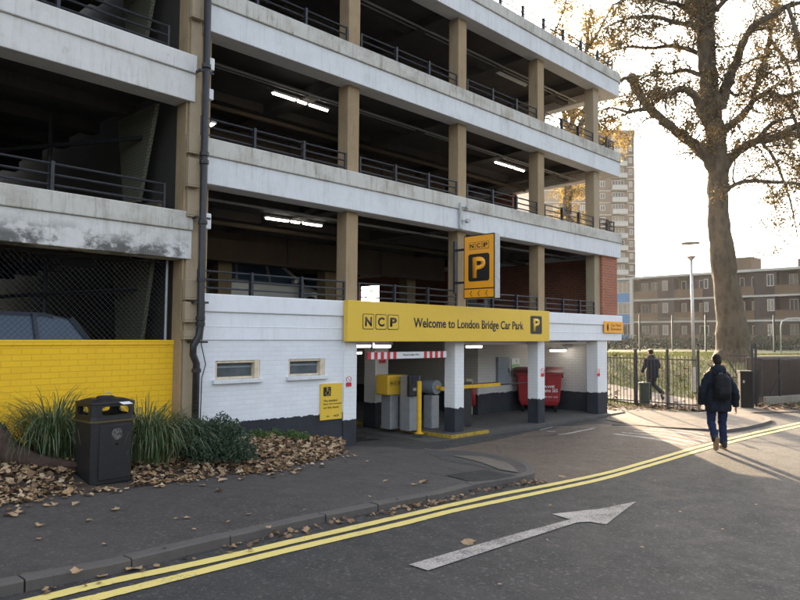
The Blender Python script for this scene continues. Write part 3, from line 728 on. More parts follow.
for z in (6.05, 3.85, 2.6, 2.02):
    q = MB(); q.box(xp-.12, xp+.12, -.13, -.10, z, z+.03); q.box(xp-.11, xp-.08, -.10, .06, z, z+.03); q.build('pipe_bracket', M['black_pipe'], pipe)
q = MB(); q.tube([(xp+.07, -.02, 2.9), (xp+.11, -.03, 2.6), (xp+.11, -.03, 2.3), (xp+.07, -.03, 2.0), (xp+.15, -.03, 1.7), (xp+.09, -.03, 1.5), (xp+.08, -.03, .6)], .008, 5); q.build('cable', M['black_pipe'], pipe)
# small white boxes right of the pipe
for px, py, hh in ((208, 66, .19), (207, 96, .17), (204.5, 222, .24)):
    s_, z_ = fac(px, py, .12); b = MB(); b.box(s_-.06, s_+.05, .0, .10, z_-hh/2, z_+hh/2); b.build('junction_box', M['white_plastic'], BLD, bevel=.015)
# ---------------------------------------------------------------- yellow wall and mesh fence
YW = empty('yellow_brick_wall', 'bright yellow painted brick wall below the parking deck behind the grass tuft', 'wall', fl(4.83, 0), THETA+WA)
b = MB(); b.box(-9, -.19, .30, .52, -.02, 1.985); b.build('wall_face', M['yellow_brick'], YW)
b = MB(); b.box(-9, -.19, .285, .535, 1.986, 2.06); b.build('coping', M['yellow_brick'], YW, bevel=.01)
CF = empty('chain_link_fence', 'dark chain link mesh stretched between yellow wall and concrete band', 'fence', fl(4.83, 0), THETA+WA)
b = MB(); z0, z1, x0, x1 = 2.062, 3.235, -6.2, -.30; st = .075
k = x0-(z1-z0)
while k < x1:
    for sg in (1, -1):
        xa, xb = (k, k+(z1-z0)) if sg > 0 else (k+(z1-z0), k); za, zb = z0, z1
        p, q = Vector((xa, .36+.003*sg, za)), Vector((xb, .36+.003*sg, zb))
        dx = q.x-p.x
        def clip(P, Q):
            t0, t1 = 0, 1; d_ = Q.x-P.x
            for lim, side in ((x0, 1), (x1, -1)):
                f0 = (lim-P.x)/d_
                if (P.x-lim)*side < 0: t0 = max(t0, f0)
                if (Q.x-lim)*side < 0: t1 = min(t1, f0)
            return (P.lerp(Q, t0), P.lerp(Q, t1)) if t0 < t1 else None
        r = clip(p, q)
        if r: b.tube(r, .0022, 3, cap=False)
    k += st
b.build('mesh', M['rail'], CF)
for x in (x1+.0, -3.3, -6.0): MB().tube([(x, .36, z0), (x, .36, z1)], .02, 6).build('post', M['grey_metal'], CF)
MB().tube([(x0, .36, z1-.03), (x1, .36, z1-.03)], .008, 5).build('wire', M['rail'], CF)

# conduits and pipes under the decks
for n in (2, 3, 4):
    z = BB(n)-.0
    q = MB(); q.tube([(S0+.1, 1.15, z+.02), (SE-.5, 1.15, z+.02)], .022, 6); q.tube([(S0+.1, 1.32, z+.04), (SE-.5, 1.32, z+.04)], .014, 6); q.build('conduit', M['grey_metal'], BLD)
    q = MB(); q.tube([(S0+.1, 3.0, z-.02), (SE-.5, 3.0, z-.02)], .05, 8); q.build('sprinkler_pipe', M['beam'], BLD)
    for s in (6.3, 9.4, 12.5): q = MB(); q.tube([(s, 4.2, z-.6), (s, 4.24, z+.05)], .018, 6); q.build('drop_pipe', M['rail'], BLD)
# ---------------------------------------------------------------- signs
def text_fit(s, x0, x1, z0, z1, y, mat, name, parent, depth=.002, off=0.0):
    """text standing in the parent's x/z plane, stretched to fill x0..x1, z0..z1"""
    cu = bpy.data.curves.new(name, 'FONT'); cu.body = s; cu.size = 1; cu.extrude = 0; cu.offset = off; cu.resolution_u = 4
    t_ = bpy.data.objects.new('tmp_text', cu); COL.objects.link(t_); bpy.context.view_layer.update()
    me = bpy.data.meshes.new_from_object(t_.evaluated_get(bpy.context.evaluated_depsgraph_get())); bpy.data.objects.remove(t_)
    X = [v.co.x for v in me.vertices]; Y = [v.co.y for v in me.vertices]; ax, bx, ay, by = min(X), max(X), min(Y), max(Y)
    for v in me.vertices: v.co = (x0+(v.co.x-ax)/(bx-ax)*(x1-x0), y, z0+(v.co.y-ay)/(by-ay)*(z1-z0))
    me.materials.clear(); me.materials.append(mat); o = bpy.data.objects.new(name, me); COL.objects.link(o); o.parent = parent
    sdf = o.modifiers.new('thick', 'SOLIDIFY'); sdf.thickness = depth; sdf.offset = 0
    return o
def rbox(b, x0, x1, z0, z1, y0, y1, r=.02):   # rounded rectangle plate in x/z
    pts = []
    for cx, cz, a0 in ((x1-r, z1-r, 0), (x0+r, z1-r, 90), (x0+r, z0+r, 180), (x1-r, z0+r, 270)):
        for k in range(4): a = math.radians(a0+k*30); pts.append((cx+r*math.cos(a), cz+r*math.sin(a)))
    n = len(pts); b.add([(x, y0, z) for x, z in pts]+[(x, y1, z) for x, z in pts], [tuple(range(n))[::-1], tuple(range(n, 2*n))]+[(i, (i+1) % n, n+(i+1) % n, n+i) for i in range(n)])
sw = -.13
s0, zt = fac(348, 301, sw); s1, _ = fac(549.5, 311, sw); zb = fac(450, 341.5, sw)[1]; zt = (fac(348, 301, sw)[1]+fac(549, 310.5, sw)[1])/2
SG = empty('car_park_sign', 'long yellow sign over the entrance welcoming drivers to the car park', 'sign', fl(s0, sw), THETA)
L = s1-s0
b = MB(); b.box(0, L, 0, .12, zb, zt); b.build('panel', M['sign_yellow'], SG, bevel=.008)
def sx(px): return fac(px, 325, sw)[0]-s0
zz = lambda px, py: fac(px, py, sw)[1]
def ncp(parent, xs, z0, z1, y, ink, box_ink, plate):
    for ch, (xa, xb) in zip('NCP', xs):
        bb = MB(); rbox(bb, xa, xb, z0, z1, y-.003, y+.001, (z1-z0)*.1); f = bb.build('letter_box', box_ink, parent)
        bb = MB(); e_ = (z1-z0)*.045; rbox(bb, xa+e_, xb-e_, z0+e_, z1-e_, y-.006, y-.001, (z1-z0)*.08); bb.build('letter_field', plate, f)
        m_ = (xb-xa)*.2; text_fit(ch, xa+m_, xb-m_, z0+(z1-z0)*.2, z1-(z1-z0)*.2, y-.008, ink, 'letter', f, off=.035)
za, zc = zz(380, 329.5), zz(380, 314.2)
ncp(SG, [(sx(362.6), sx(373.8)), (sx(375.4), sx(386.4)), (sx(387.6), sx(398.6))], za, zc, -.001, M['ink'], M['ink'], M['sign_yellow'])
text_fit('Welcome to London Bridge Car Park', sx(413.5), sx(523.5), zz(468, 331.2), zz(468, 319.6), -.003, M['ink'], 'lettering', SG, off=.022)
bb = MB(); rbox(bb, sx(530.4), sx(541.8), zz(536, 334), zz(536, 316), -.004, .001, .04); f = bb.build('parking_symbol', M['ink'], SG)
text_fit('P', sx(533.2), sx(539.6), zz(536, 331.3), zz(536, 318.6), -.006, M['sign_yellow'], 'letter', f, off=.035)
# projecting P sign
sp_ = fac(464.2, 268, -.17)[0]; zt_, zb_ = fac(464.2, 236.5, -.17)[1], fac(464.2, 299, -.17)[1]
# its outer edge: same s, larger reach
best = min(np.arange(.2, 1.6, .005), key=lambda w: abs(fac(495, 268, -w)[0]-sp_)); reach = float(best)-.17
PS = empty('parking_sign', 'amber projecting sign box with a black parking P above three arrows', 'sign', fl(sp_, -.17), THETA-math.pi/2)
# local x runs outward from the wall (towards -w), local -y faces the approaching driver (-s)
hh_ = zt_-zb_
b = MB(); b.box(0, reach, 0, .17, zb_, zt_); b.build('sign_box', M['galv'], PS, bevel=.006)
b = MB(); rbox(b, 0.0, reach, zb_, zt_, -.012, -.001, .01); fr = b.build('face_frame', M['ink'], PS)
fy = -.016; e_ = .022; zdiv = zb_+hh_*.155
b = MB(); b.box(e_, reach-e_, fy, -.011, zdiv+.012, zt_-e_); b.build('face', M['sign_amber'], PS)
b = MB(); b.box(e_, reach-e_, fy, -.011, zb_+e_, zdiv-.012); b.build('arrow_strip', M['sign_amber'], PS)
u0, u1 = reach*.17, reach*.83; cw_ = (u1-u0-.02)/3
ncp(PS, [(u0+i*(cw_+.01), u0+i*(cw_+.01)+cw_) for i in range(3)], zb_+hh_*.77, zb_+hh_*.885, fy-.001, M['ink'], M['ink'], M['sign_amber'])
b = MB(); rbox(b, reach*.16, reach*.84, zb_+hh_*.27, zb_+hh_*.70, fy-.005, fy+.001, .05); f = b.build('parking_symbol', M['ink'], PS)
text_fit('P', reach*.30, reach*.72, zb_+hh_*.32, zb_+hh_*.65, fy-.007, M['sign_amber'], 'letter', f, off=.03)
for k in (.25, .5, .75):
    b = MB(); x_ = reach*k-.02; zc_ = (zb_+zdiv)/2; b.bar((x_+.045, fy-.003, zc_+.055), (x_, fy-.003, zc_), .012, .006); b.bar((x_, fy-.003, zc_), (x_+.045, fy-.003, zc_-.055), .012, .006); b.build('arrow', M['ink'], PS)
b = MB()
for z in (zb_+hh_*.25, zb_+hh_*.78): b.box(-.3, 0, .05, .09, z, z+.045)
b.box(-.33, -.29, .03, .12, zb_+hh_*.1, zb_+hh_*.95); b.build('bracket', M['rail'], PS)
# floodlight arm above it
s_, z_ = fac(461, 214, -.02); CA = empty('cable_bracket', 'small grey bracket with two round fittings on the white band above the P sign', 'bracket', fl(s_, -.0), THETA)
zt1, zb1 = fac(461, 203, -.02)[1], fac(461, 229, -.02)[1]
MB().box(-.05, .04, -.05, -.001, zb1, zt1).build('plate', M['galv'], CA, bevel=.006)
for k in (.28, .8):
    z = zt1-(zt1-zb1)*(k-.12); q = MB(); q.tube([(.0, -.05, z), (.10, -.12, z)], .014, 6); q.tube([(.09, -.16, z), (.13, -.06, z)], .045, 10); q.build('fitting', M['galv'], CA)
# small pedestrian sign on the corner
w_ = -.03; s_a, s_b = fac(604.5, 326, w_)[0], fac(622.8, 326, w_)[0]; z_a, z_b = fac(613, 332.8, w_)[1], fac(613, 321.6, w_)[1]
PD = empty('pedestrian_sign', 'small amber sign for the pedestrian entrance at the right corner of the white band', 'sign', fl(s_a, w_), THETA); Lp = s_b-s_a; Hp = z_b-z_a
MB().box(0, Lp, 0, .02, z_a, z_b).build('panel', M['sign_amber'], PD)
b = MB(); b.lathe([(.001, .0), (.02, .005), (.02, .035), (.001, .04)], 10, (Lp*.17, -.003, z_a+Hp*.66)); b.box(Lp*.12, Lp*.22, -.004, -.001, z_a+Hp*.33, z_a+Hp*.65); b.box(Lp*.13, Lp*.165, -.004, -.001, z_a+Hp*.16, z_a+Hp*.33); b.box(Lp*.175, Lp*.21, -.004, -.001, z_a+Hp*.16, z_a+Hp*.33); b.build('walker_symbol', M['ink'], PD)
text_fit('Car Park', Lp*.34, Lp*.9, z_a+Hp*.56, z_a+Hp*.80, -.003, M['ink'], 'lettering', PD)
text_fit('Entrance', Lp*.34, Lp*.9, z_a+Hp*.22, z_a+Hp*.46, -.003, M['ink'], 'lettering', PD)
# disabled parking sign on the white wall
w_ = .03; s_a, s_b = fac(320.5, 400, w_)[0], fac(342, 400, w_)[0]; z_a, z_b = fac(331, 419.5, w_)[1], fac(331, 383.5, w_)[1]
DS = empty('disabled_parking_sign', 'yellow notice with a wheelchair symbol on the white brick wall', 'sign', fl(s_a, w_), THETA); Ld = s_b-s_a; Hd = z_b-z_a
MB().box(0, Ld, 0, .018, z_a, z_b).build('panel', M['sign_yellow'], DS)
b = MB(); rbox(b, Ld*.13, Ld*.47, z_a+Hd*.66, z_a+Hd*.91, -.004, .0, .01); f = b.build('symbol_field', M['ink'], DS)
b = MB(); cx, cz = Ld*.31, z_a+Hd*.745; R_ = Ld*.085
for k in range(11):
    a0 = math.radians(150+k*20); a1 = math.radians(150+(k+1)*20); b.bar((cx+R_*math.cos(a0), -.006, cz+R_*math.sin(a0)), (cx+R_*math.cos(a1), -.006, cz+R_*math.sin(a1)), .008, .004)
b.bar((cx-.015, -.006, cz+.11), (cx-.005, -.006, cz+.03), .012, .004); b.bar((cx-.005, -.006, cz+.035), (cx+.045, -.006, cz+.03), .01, .004); b.bar((cx+.045, -.006, cz+.03), (cx+.065, -.006, cz-.03), .01, .004); b.bar((cx-.01, -.006, cz+.075), (cx+.035, -.006, cz+.07), .008, .004)
b.lathe([(.001, 0), (.012, .004), (.012, .018), (.001, .022)], 8, (cx-.018, -.006, cz+.115)); b.build('wheelchair_symbol', M['sign_yellow'], f)
for i, s in enumerate(('The disabled', 'bays are located', 'on this level')): text_fit(s, Ld*.13, Ld*(.13+.056*len(s)*.95), z_a+Hd*(.50-.095*i), z_a+Hd*(.56-.095*i), -.003, M['ink'], 'lettering', DS)
text_fit('24h', Ld*.27, Ld*.40, z_a+Hd*.08, z_a+Hd*.115, -.003, M['ink'], 'lettering', DS); text_fit('NCP', Ld*.62, Ld*.86, z_a+Hd*.075, z_a+Hd*.125, -.003, M['ink'], 'lettering', DS, off=.02)
# no smoking plates
def no_smoking(px, py, w, hp, label):
    s_, z_ = fac(px, py, w); g = empty('no_smoking_sign', label, 'sign', fl(s_, w, z_), THETA); hw = hp*.36
    MB().box(-hw, hw, 0, .006, -hp/2, hp/2).build('plate', M['white_ink'], g)
    MB().box(-hw*.95, hw*.95, -.002, 0, -hp*.47, -hp*.1).build('text_field', M['red_ink'], g)
    b = MB(); n = 16; r = hw*.8; zc = hp*.22
    for k in range(n):
        a0, a1 = 2*math.pi*k/n, 2*math.pi*(k+1)/n; b.bar((r*math.cos(a0), -.003, zc+r*math.sin(a0)), (r*math.cos(a1), -.003, zc+r*math.sin(a1)), r*.22, .003)
    b.bar((-r*.7, -.003, zc+r*.7), (r*.7, -.003, zc-r*.7), r*.2, .003); b.build('prohibition_ring', M['red_ink'], g)
no_smoking(348.7, 381.5, .022, .19, 'red and white no smoking plate on the white wall beside the entrance')
no_smoking(542.6, 372.5, .092, .22, 'red and white no smoking plate on the narrow middle pillar')
no_smoking(598.5, 372.5, .092, .22, 'red and white no smoking plate on the wide corner pillar')
P_ = loc(atY(384.5, 366, 15.0)); g = empty('warning_plate', 'small red notice high on the pillar inside the entrance', 'sign', fl(sI.x-.2, sI.y-.012, 1.62), THETA)
MB().box(-.1, .1, 0, .01, -.1, .1).build('plate', M['red_ink'], g); text_fit('STOP', -.07, .07, -.03, .03, -.003, M['white_ink'], 'lettering', g)
# height restriction bar
s_a, s_b = fac(367, 357, .15)[0], fac(445.8, 354, .15)[0]; z_ = (fac(367, 357, .15)[1]+fac(445, 353.3, .15)[1])/2
HB = empty('height_bar', 'red and white striped height restriction bar hanging in the entrance', 'height bar', fl(s_a, .15, z_), THETA); Lb = s_b-s_a
MB().box(0, Lb, -.02, .02, -.065, .065).build('bar', M['white_plastic'], HB)
wst = Lb*.355/9.5
for k in range(5): MB().box(k*wst*2+.0, k*wst*2+wst, -.023, .023, -.068, .068).build('red_stripe', M['red_ink'], HB)
for k in range(4): MB().box(Lb-Lb*.31+k*wst*2, Lb-Lb*.31+k*wst*2+wst, -.023, .023, -.068, .068).build('red_stripe', M['red_ink'], HB)
text_fit('Maximum height 1.95m', Lb*.42, Lb*.62, -.02, .025, -.024, M['ink'], 'lettering', HB)
b = MB()
for x in (.1, Lb-.1): b.tube([(x, 0, .07), (x, 0, B1-z_+.02)], .006, 5)
b.build('chain', M['rail'], HB)
# grey panel and exit sign inside
def fac_box(px0, px1, py0, py1, w): 
    return fac(px0, (py0+py1)/2, w)[0], fac(px1, (py0+py1)/2, w)[0], fac((px0+px1)/2, py1, w)[1], fac((px0+px1)/2, py0, w)[1]
a, e, z0, z1 = fac_box(498, 509.5, 357, 384, 2.1)
g = empty('electrical_cabinet', 'flat grey metal cabinet on the white wall left of the red bin', 'cabinet', fl(a, 2.09), THETA); MB().box(0, e-a, 0, .08, z0, z1).build('case', M['grey_paint'], g, bevel=.01); MB().box((e-a)*.88, (e-a)*.93, -.02, 0, (z0+z1)/2-.06, (z0+z1)/2+.06).build('handle', M['dark_plastic'], g)
a, e, z0, z1 = fac_box(511.5, 519, 358.5, 369, 2.15)
g = empty('exit_sign', 'small green and white exit sign on the wall above the red bin', 'sign', fl(a, 2.14), THETA)
MB().box(0, e-a, 0, .015, z0, z1).build('plate', M['white_ink'], g); MB().box(0.01, e-a-.01, -.004, 0, z0+.01, z0+(z1-z0)*.45).build('green_field', M['green_ink'], g); text_fit('EXIT', .03, e-a-.03, z0+(z1-z0)*.12, z0+(z1-z0)*.36, -.006, M['white_ink'], 'lettering', g)
b = MB(); b.bar(((e-a)*.55, -.003, z0+(z1-z0)*.9), ((e-a)*.7, -.003, z0+(z1-z0)*.55), .02, .004); b.bar(((e-a)*.7, -.003, z0+(z1-z0)*.8), ((e-a)*.85, -.003, z0+(z1-z0)*.9), .015, .004); b.build('runner_symbol', M['green_ink'], g)
# fluorescent lights
def tubes(x0, y0, x1, y1, h, label, lit=True, group='lit ceiling tubes', parts=((0, .4), (.43, .6), (.64, 1))):
    P, Q = atH(x0, y0, h), atH(x1, y1, h); dd = Q-P; rz = math.atan2(dd.y, dd.x); g = empty('ceiling_light', label, 'ceiling light', P, rz, group); Ln = dd.length
    for a_, c_ in parts:
        MB().box(a_*Ln, c_*Ln, -.05, .05, .035, .08).build('housing', M['white_plastic'], g)
        MB().tube([(a_*Ln+.02, 0, .02), (c_*Ln-.02, 0, .02)], .022, 8).build('tube', M['tube_light'] if lit else M['white_plastic'], g)
def atH(px, py, h):
    d = ray(px, py); t_ = (h-H)/d.z; return Vector((d.x*t_, d.y*t_, h))
tubes(272, 94, 328, 112, BB(3)-.03, 'lit row of three ceiling tubes on the third deck, first bay right of the pipe')
tubes(265, 219, 322, 227, BB(2)-.03, 'lit row of three ceiling tubes on the deck above the white brick wall')
tubes(495, 163, 524, 172, BB(3)-.03, 'lit white ceiling tubes on the third deck near the P sign side')
tubes(497, 74, 526, 87, BB(4)-.03, 'unlit ceiling tube under the top deck', lit=False, group=None, parts=((0, 1),))
tubes(203, 130, 214, 125, 5.9, 'short slanting glowing strip imitating a reflection right beside the drain pipe', group=None, parts=((0, 1),))  # glowing strip imitates a reflection; not one of the real ceiling tubes
def gtube(px0, px1, py, w, label):
    a, e = fac(px0, py, w)[0], fac(px1, py, w)[0]; z = min(fac((px0+px1)/2, py, w)[1], B1+.18)
    g = empty('ceiling_light', label, 'ceiling light', fl(a, w, z-.03), THETA, 'lit tubes under the entrance ceiling')
    MB().box(0, e-a, -.05, .05, .03, .09).build('housing', M['white_plastic'], g); MB().tube([(.02, 0, .0), (e-a-.02, 0, .0)], .024, 8).build('tube', M['tube_light'], g)
gtube(355.5, 371, 344.7, .9, 'lit tube just inside the entrance beside the white wall, left of the pair'); gtube(373, 391, 345, .9, 'lit tube just inside the entrance, right one of the pair left of the first pillar')
gtube(466, 482, 345.5, 1.0, 'lit tube under the ceiling right of the first pillar'); gtube(550, 566, 349.5, 1.2, 'short lit tube above the red bin'); gtube(357, 362, 352, 4.5, 'tiny far lit tube deep inside the entrance')
# ---------------------------------------------------------------- entrance machines
def cab(name, label, cat, px, py, wd, dp, h, mat, floor=.13, rz=0):
    P = loc(GF(px, py, floor)); g = empty(name, label, cat, fl(P.x, P.y, floor), THETA+rz); MB().box(-wd/2, wd/2, 0, dp, 0, h).build('body', mat, g, bevel=.02); return g
g = cab('pay_machine', 'grey pedestal with a yellow logo box on top, left end of the island', 'pay machine', 397, 429, .40, .30, .74, M['grey_metal'])
MB().box(-.33, .26, -.05, .34, .745, 1.17).build('yellow_hood', M['sign_yellow'], g, bevel=.02); ncp(g, [(-.28, -.18), (-.16, -.06), (-.04, .06)], .95, 1.05, -.054, M['ink'], M['ink'], M['sign_yellow'])
MB().box(.03, .05, -.012, 0, .05, .70).build('door_seam', M['dark_plastic'], g)
g = cab('ticket_machine', 'grey ticket pedestal with a dark screen unit, between logo box and yellow post', 'ticket machine', 415, 431, .32, .30, 1.17, M['grey_metal'])
MB().box(-.26, .06, -.08, -.001, .74, 1.19).build('reader', M['dark_plastic'], g, bevel=.02)
MB().box(-.18, -.02, -.09, -.081, 1.02, 1.16).build('screen', M['glass_dark'], g); MB().box(-.16, -.06, -.092, -.081, .86, .92).build('ticket_slot', M['grey_metal'], g)
P = loc(GF(419, 433.5, .13)); g = empty('bollard', 'slim yellow post in front of the ticket machine', 'bollard', fl(P.x, P.y, .13), THETA)
MB().tube([(0, 0, 0), (0, 0, 1.08)], .05, 12).build('post', M['yellow_paint'], g, smooth=False); MB().lathe([(.1, 0), (.1, .015), (.055, .02)], 12).build('foot', M['yellow_paint'], g)
g = cab('barrier', 'grey barrier cabinet with a yellow arm reaching right past the pillar', 'barrier', 435.5, 428.5, .24, .26, .72, M['grey_metal'])
q = MB(); q.tube([(0, -.04, .90), (0, .30, .90)], .155, 20); q.build('motor_drum', M['grey_paint'], g)
q = MB(); q.tube([(0, -.06, .90), (0, -.041, .90)], .05, 12); q.build('hub', M['yellow_paint'], g)
MB().box(.05, 2.2, -.11, -.065, .83, .91).build('arm', M['yellow_paint'], g)
MB().box(.5, 2.15, -.105, -.07, .911, .93).build('arm_edge', M['dark_plastic'], g)
P = loc(GF(480, 414, .06)); g = empty('help_point', 'cream box with a red fire extinguisher holder behind the first pillar', 'fire point', fl(P.x-.1, P.y+.1, .06), THETA)
MB().box(-.35, .3, 0, .3, 0, .95).build('board', M['timber_frame'], g, bevel=.01)
MB().lathe([(.06, 0), (.09, .02), (.09, .42), (.05, .5), (.02, .52)], 12, (-.22, -.1, .25)).build('extinguisher', M['red_plastic'], g, smooth=True)
MB().tube([(-.22, -.1, .77), (-.10, -.14, .8), (-.02, -.12, .6), (.05, -.1, .4)], .012, 6).build('hose', M['rubber'], g)
# black cable / second arm
a, e = fac(463, 384, 1.0)[0], fac(530, 386, 1.0)[0]; z = fac(500, 385.5, 1.0)[1]
g = empty('barrier', 'thin black second barrier arm stretching across the bay towards the red bin', 'barrier', fl(a, 1.0, .06), THETA)
MB().box(-.15, .15, -.15, .15, 0, z+.1).build('body', M['dark_plastic'], g, bevel=.02); MB().tube([(.1, -.17, z-.02), (e-a, -.17, z-.02)], .018, 6).build('arm', M['dark_plastic'], g); MB().lathe([(.05, -.02), (.05, .02)], 10, (.05, -.17, z-.02)).build('hub', M['dark_plastic'], g)
# red wheeled waste container
Pb = GF(541, 412, .06)
RB = empty('wheelie_bin', 'large red four wheeled waste container with dark lid in the entrance bay', 'waste bin', Pb+Vector((0, .42, 0)), math.radians(-6))
b = MB(); prof = [(-.50, -.36, .17), (-.56, -.40, .30), (-.62, -.47, 1.02), (-.62, -.47, 1.08)]
vs = []
for x, y, z in prof: vs += [(x, y, z), (-x, y, z), (-x, -y, z), (x, -y, z)]
fs = [(3, 2, 1, 0)]+[(i*4+j, i*4+(j+1) % 4, (i+1)*4+(j+1) % 4, (i+1)*4+j) for i in range(3) for j in range(4)]+[(12, 13, 14, 15)]
b.add(vs, fs); b.build('body', M['red_plastic'], RB, bevel=.03)
MB().box(-.66, .66, -.51, .51, 1.03, 1.085).build('rim', M['red_plastic'], RB, bevel=.015)
b = MB(); n = 8
ys = [-.52+1.04*k/n for k in range(n+1)]; zs = [1.10+.13*math.sin(math.pi*k/n)**.7 for k in range(n+1)]
b.add([(x, y, z) for x in (-.66, .66) for y, z in zip(ys, zs)]+[(x, y, 1.09) for x in (-.66, .66) for y in (ys[0], ys[-1])],
      [(k, k+1, n+2+k, n+1+k)[::-1] for k in range(n)]+[tuple(range(n+1))+(2*n+3, 2*n+2), tuple(range(2*n+1, n, -1))+(2*n+4, 2*n+5)])
b.build('lid', M['dark_red'], RB)
for x in (-.45, .45):
    for y in (-.30, .30):
        q = MB(); q.box(x-.03, x+.03, y-.05, y+.05, .14, .19); q.build('castor_fork', M['dark_plastic'], RB); q = MB(); q.tube([(x-.025, y-.03, .09), (x+.025, y-.03, .09)], .09, 14); q.build('wheel', M['rubber'], RB)
for x in (-.70, .66): q = MB(); q.tube([(x, -.1, .97), (x+.04, -.1, .97)], .035, 8); q.tube([(x, .1, .97), (x+.04, .1, .97)], .035, 8); q.build('lifting_pin', M['dark_plastic'], RB)
tl = text_fit('BAWK', .06, .43, .66, .74, 0, M['white_ink'], 'lettering', RB, off=.02); t2 = text_fit('waste 265', .06, .50, .55, .65, 0, M['white_ink'], 'lettering', RB, off=.02); t3 = text_fit('0800 201 265', .06, .50, .40, .44, 0, M['white_ink'], 'lettering', RB)
for o in (tl, t2, t3):
    for v in o.data.vertices: v.co.y = -.465+(1.02-v.co.z)*.07/.72-.012
# ---------------------------------------------------------------- street litter bin
t = NT('bin_plastic'); sc = t.noise(14, 6, .75); M['bin_plastic'] = t.set(t.mix(t.val(sc, .5, .8, 0, .6), (.011, .011, .013), (.034, .032, .030)), .42, 0, t.bump(t.noise(220, 2, .5), .25, .002))
M['gold'] = simple('gold', (.11, .08, .03), .4, .3, .1, 9)
A_, B_ = G(90.5, 489, .105), G(131.5, 484, .105); C_ = G(72.5, 482, .105)
dirx = (B_-A_); wx = dirx.length; rzb = math.atan2(dirx.y, dirx.x); BW, BD = .56, .50
BNC = A_+dirx.normalized()*BW*.43+Vector((-math.sin(rzb), math.cos(rzb), 0))*BD*.43
print('bin width', wx, (C_-A_).length)
BN = empty('litter_bin', 'black plastic street litter bin at the pavement edge before the yellow wall', 'litter bin', BNC, rzb)
BN.scale = (.86, .86, .80)
def octa(hx, hy, c): return [(-hx+c, -hy), (hx-c, -hy), (hx, -hy+c), (hx, hy-c), (hx-c, hy), (-hx+c, hy), (-hx, hy-c), (-hx, -hy+c)]
def loft(b, secs, cap=True):
    n = len(secs[0][0]); vs = [(x, y, z) for pl, z in secs for x, y in pl]
    fs = [(i*n+k, i*n+(k+1) % n, (i+1)*n+(k+1) % n, (i+1)*n+k) for i in range(len(secs)-1) for k in range(n)]
    if cap: fs += [tuple(range(n))[::-1], tuple((len(secs)-1)*n+k for k in range(n))]
    return b.add(vs, fs)
b = MB(); h2 = BD/2; w2 = BW/2
loft(b, [(octa(w2-.02, h2-.02, .05), 0), (octa(w2-.02, h2-.02, .05), .04), (octa(w2-.01, h2-.01, .05), .045), (octa(w2, h2, .05), .86)]); b.build('body', M['bin_plastic'], BN, bevel=.008)
MB().box(-w2+.09, w2-.06, -h2-.006, -h2+.01, .10, .82).build('door', M['bin_plastic'], BN, bevel=.006)
b = MB(); loft(b, [(octa(w2+.014, h2+.014, .055), .862), (octa(w2+.014, h2+.014, .055), .885)]); b.build('gold_band', M['gold'], BN)
# hood with real openings: posts, base and roof
b = MB(); loft(b, [(octa(w2+.006, h2+.006, .055), .886), (octa(w2+.004, h2+.004, .055), .93)]); hood = b.build('hood_base', M['bin_plastic'], BN)
def holed(b, x0, x1, z0, z1, hx0, hx1, hz0, hz1, y0, y1, r=.03, axis='y'):
    """plate with a rounded opening"""
    def pt(x, y, z): return (x, y, z) if axis == 'y' else (y, x, z)
    inn = []; out = []
    for cx, cz, a0, ox, oz in ((hx1-r, hz1-r, 0, x1, z1), (hx0+r, hz1-r, 90, x0, z1), (hx0+r, hz0+r, 180, x0, z0), (hx1-r, hz0+r, 270, x1, z0)):
        for k in range(4): a = math.radians(a0+k*30); inn.append((cx+r*math.cos(a), cz+r*math.sin(a))); out.append((ox, oz))
    n = len(inn); vs = [pt(x, y, z) for y in (y0, y1) for x, z in out+inn]
    fs = []
    for i in range(n):
        j = (i+1) % n
        fs.append((i, j, n+j, n+i)); fs.append((2*n+i, 3*n+i, 3*n+j, 2*n+j)); fs.append((n+i, n+j, 3*n+j, 3*n+i))
    b.add(vs, fs)
b = MB()
for y in (-h2-.004, h2-.016): holed(b, -w2+.05, w2-.05, .928, 1.10, -w2+.11, w2-.09, .955, 1.07, y, y+.02, .045)
for x in (-w2-.004, w2-.016): holed(b, -h2+.05, h2-.05, .928, 1.10, -h2+.11, h2-.10, .955, 1.07, x, x+.02, .045, 'x')
for sx_ in (-1, 1):
    for sy_ in (-1, 1):
        x, y = sx_*w2, sy_*h2; pl = [(x, y-sy_*.055), (x-sx_*.055, y), (x-sx_*.07, y-sy_*.02), (x-sx_*.02, y-sy_*.07)]
        b.prism(pl, .928, 1.10)
b.build('hood_side', M['bin_plastic'], BN)
b = MB(); loft(b, [(octa(w2-.03, h2-.03, .05), .90), (octa(w2-.03, h2-.03, .05), .931)]); b.build('inner_liner', M['rubber'], BN)
b = MB(); loft(b, [(octa(w2+.012, h2+.012, .06), 1.10), (octa(w2+.012, h2+.012, .06), 1.125), (octa(w2-.09, h2-.09, .05), 1.165)]); b.build('hood_roof', M['bin_plastic'], BN, bevel=.006)
b = MB(); b.lathe([(.001, 1.166), (.11, 1.166), (.11, 1.185), (.085, 1.195), (.001, 1.195)], 18); b.build('stub_plate', M['bin_plastic'], BN)
b = MB(); b.tube([(-.02, 0, 1.195), (.0, .01, 1.225), (.05, .01, 1.235), (.09, .0, 1.2)], .006, 6); b.build('ring', M['grey_metal'], BN)
tp = MB().box(.0, .13, -.20, -.10, 1.160, 1.164); o = tp.build('paper_label', M['white_ink'], BN); o.rotation_euler = (.22, 0, 0); o.location = (0, .0, .02)
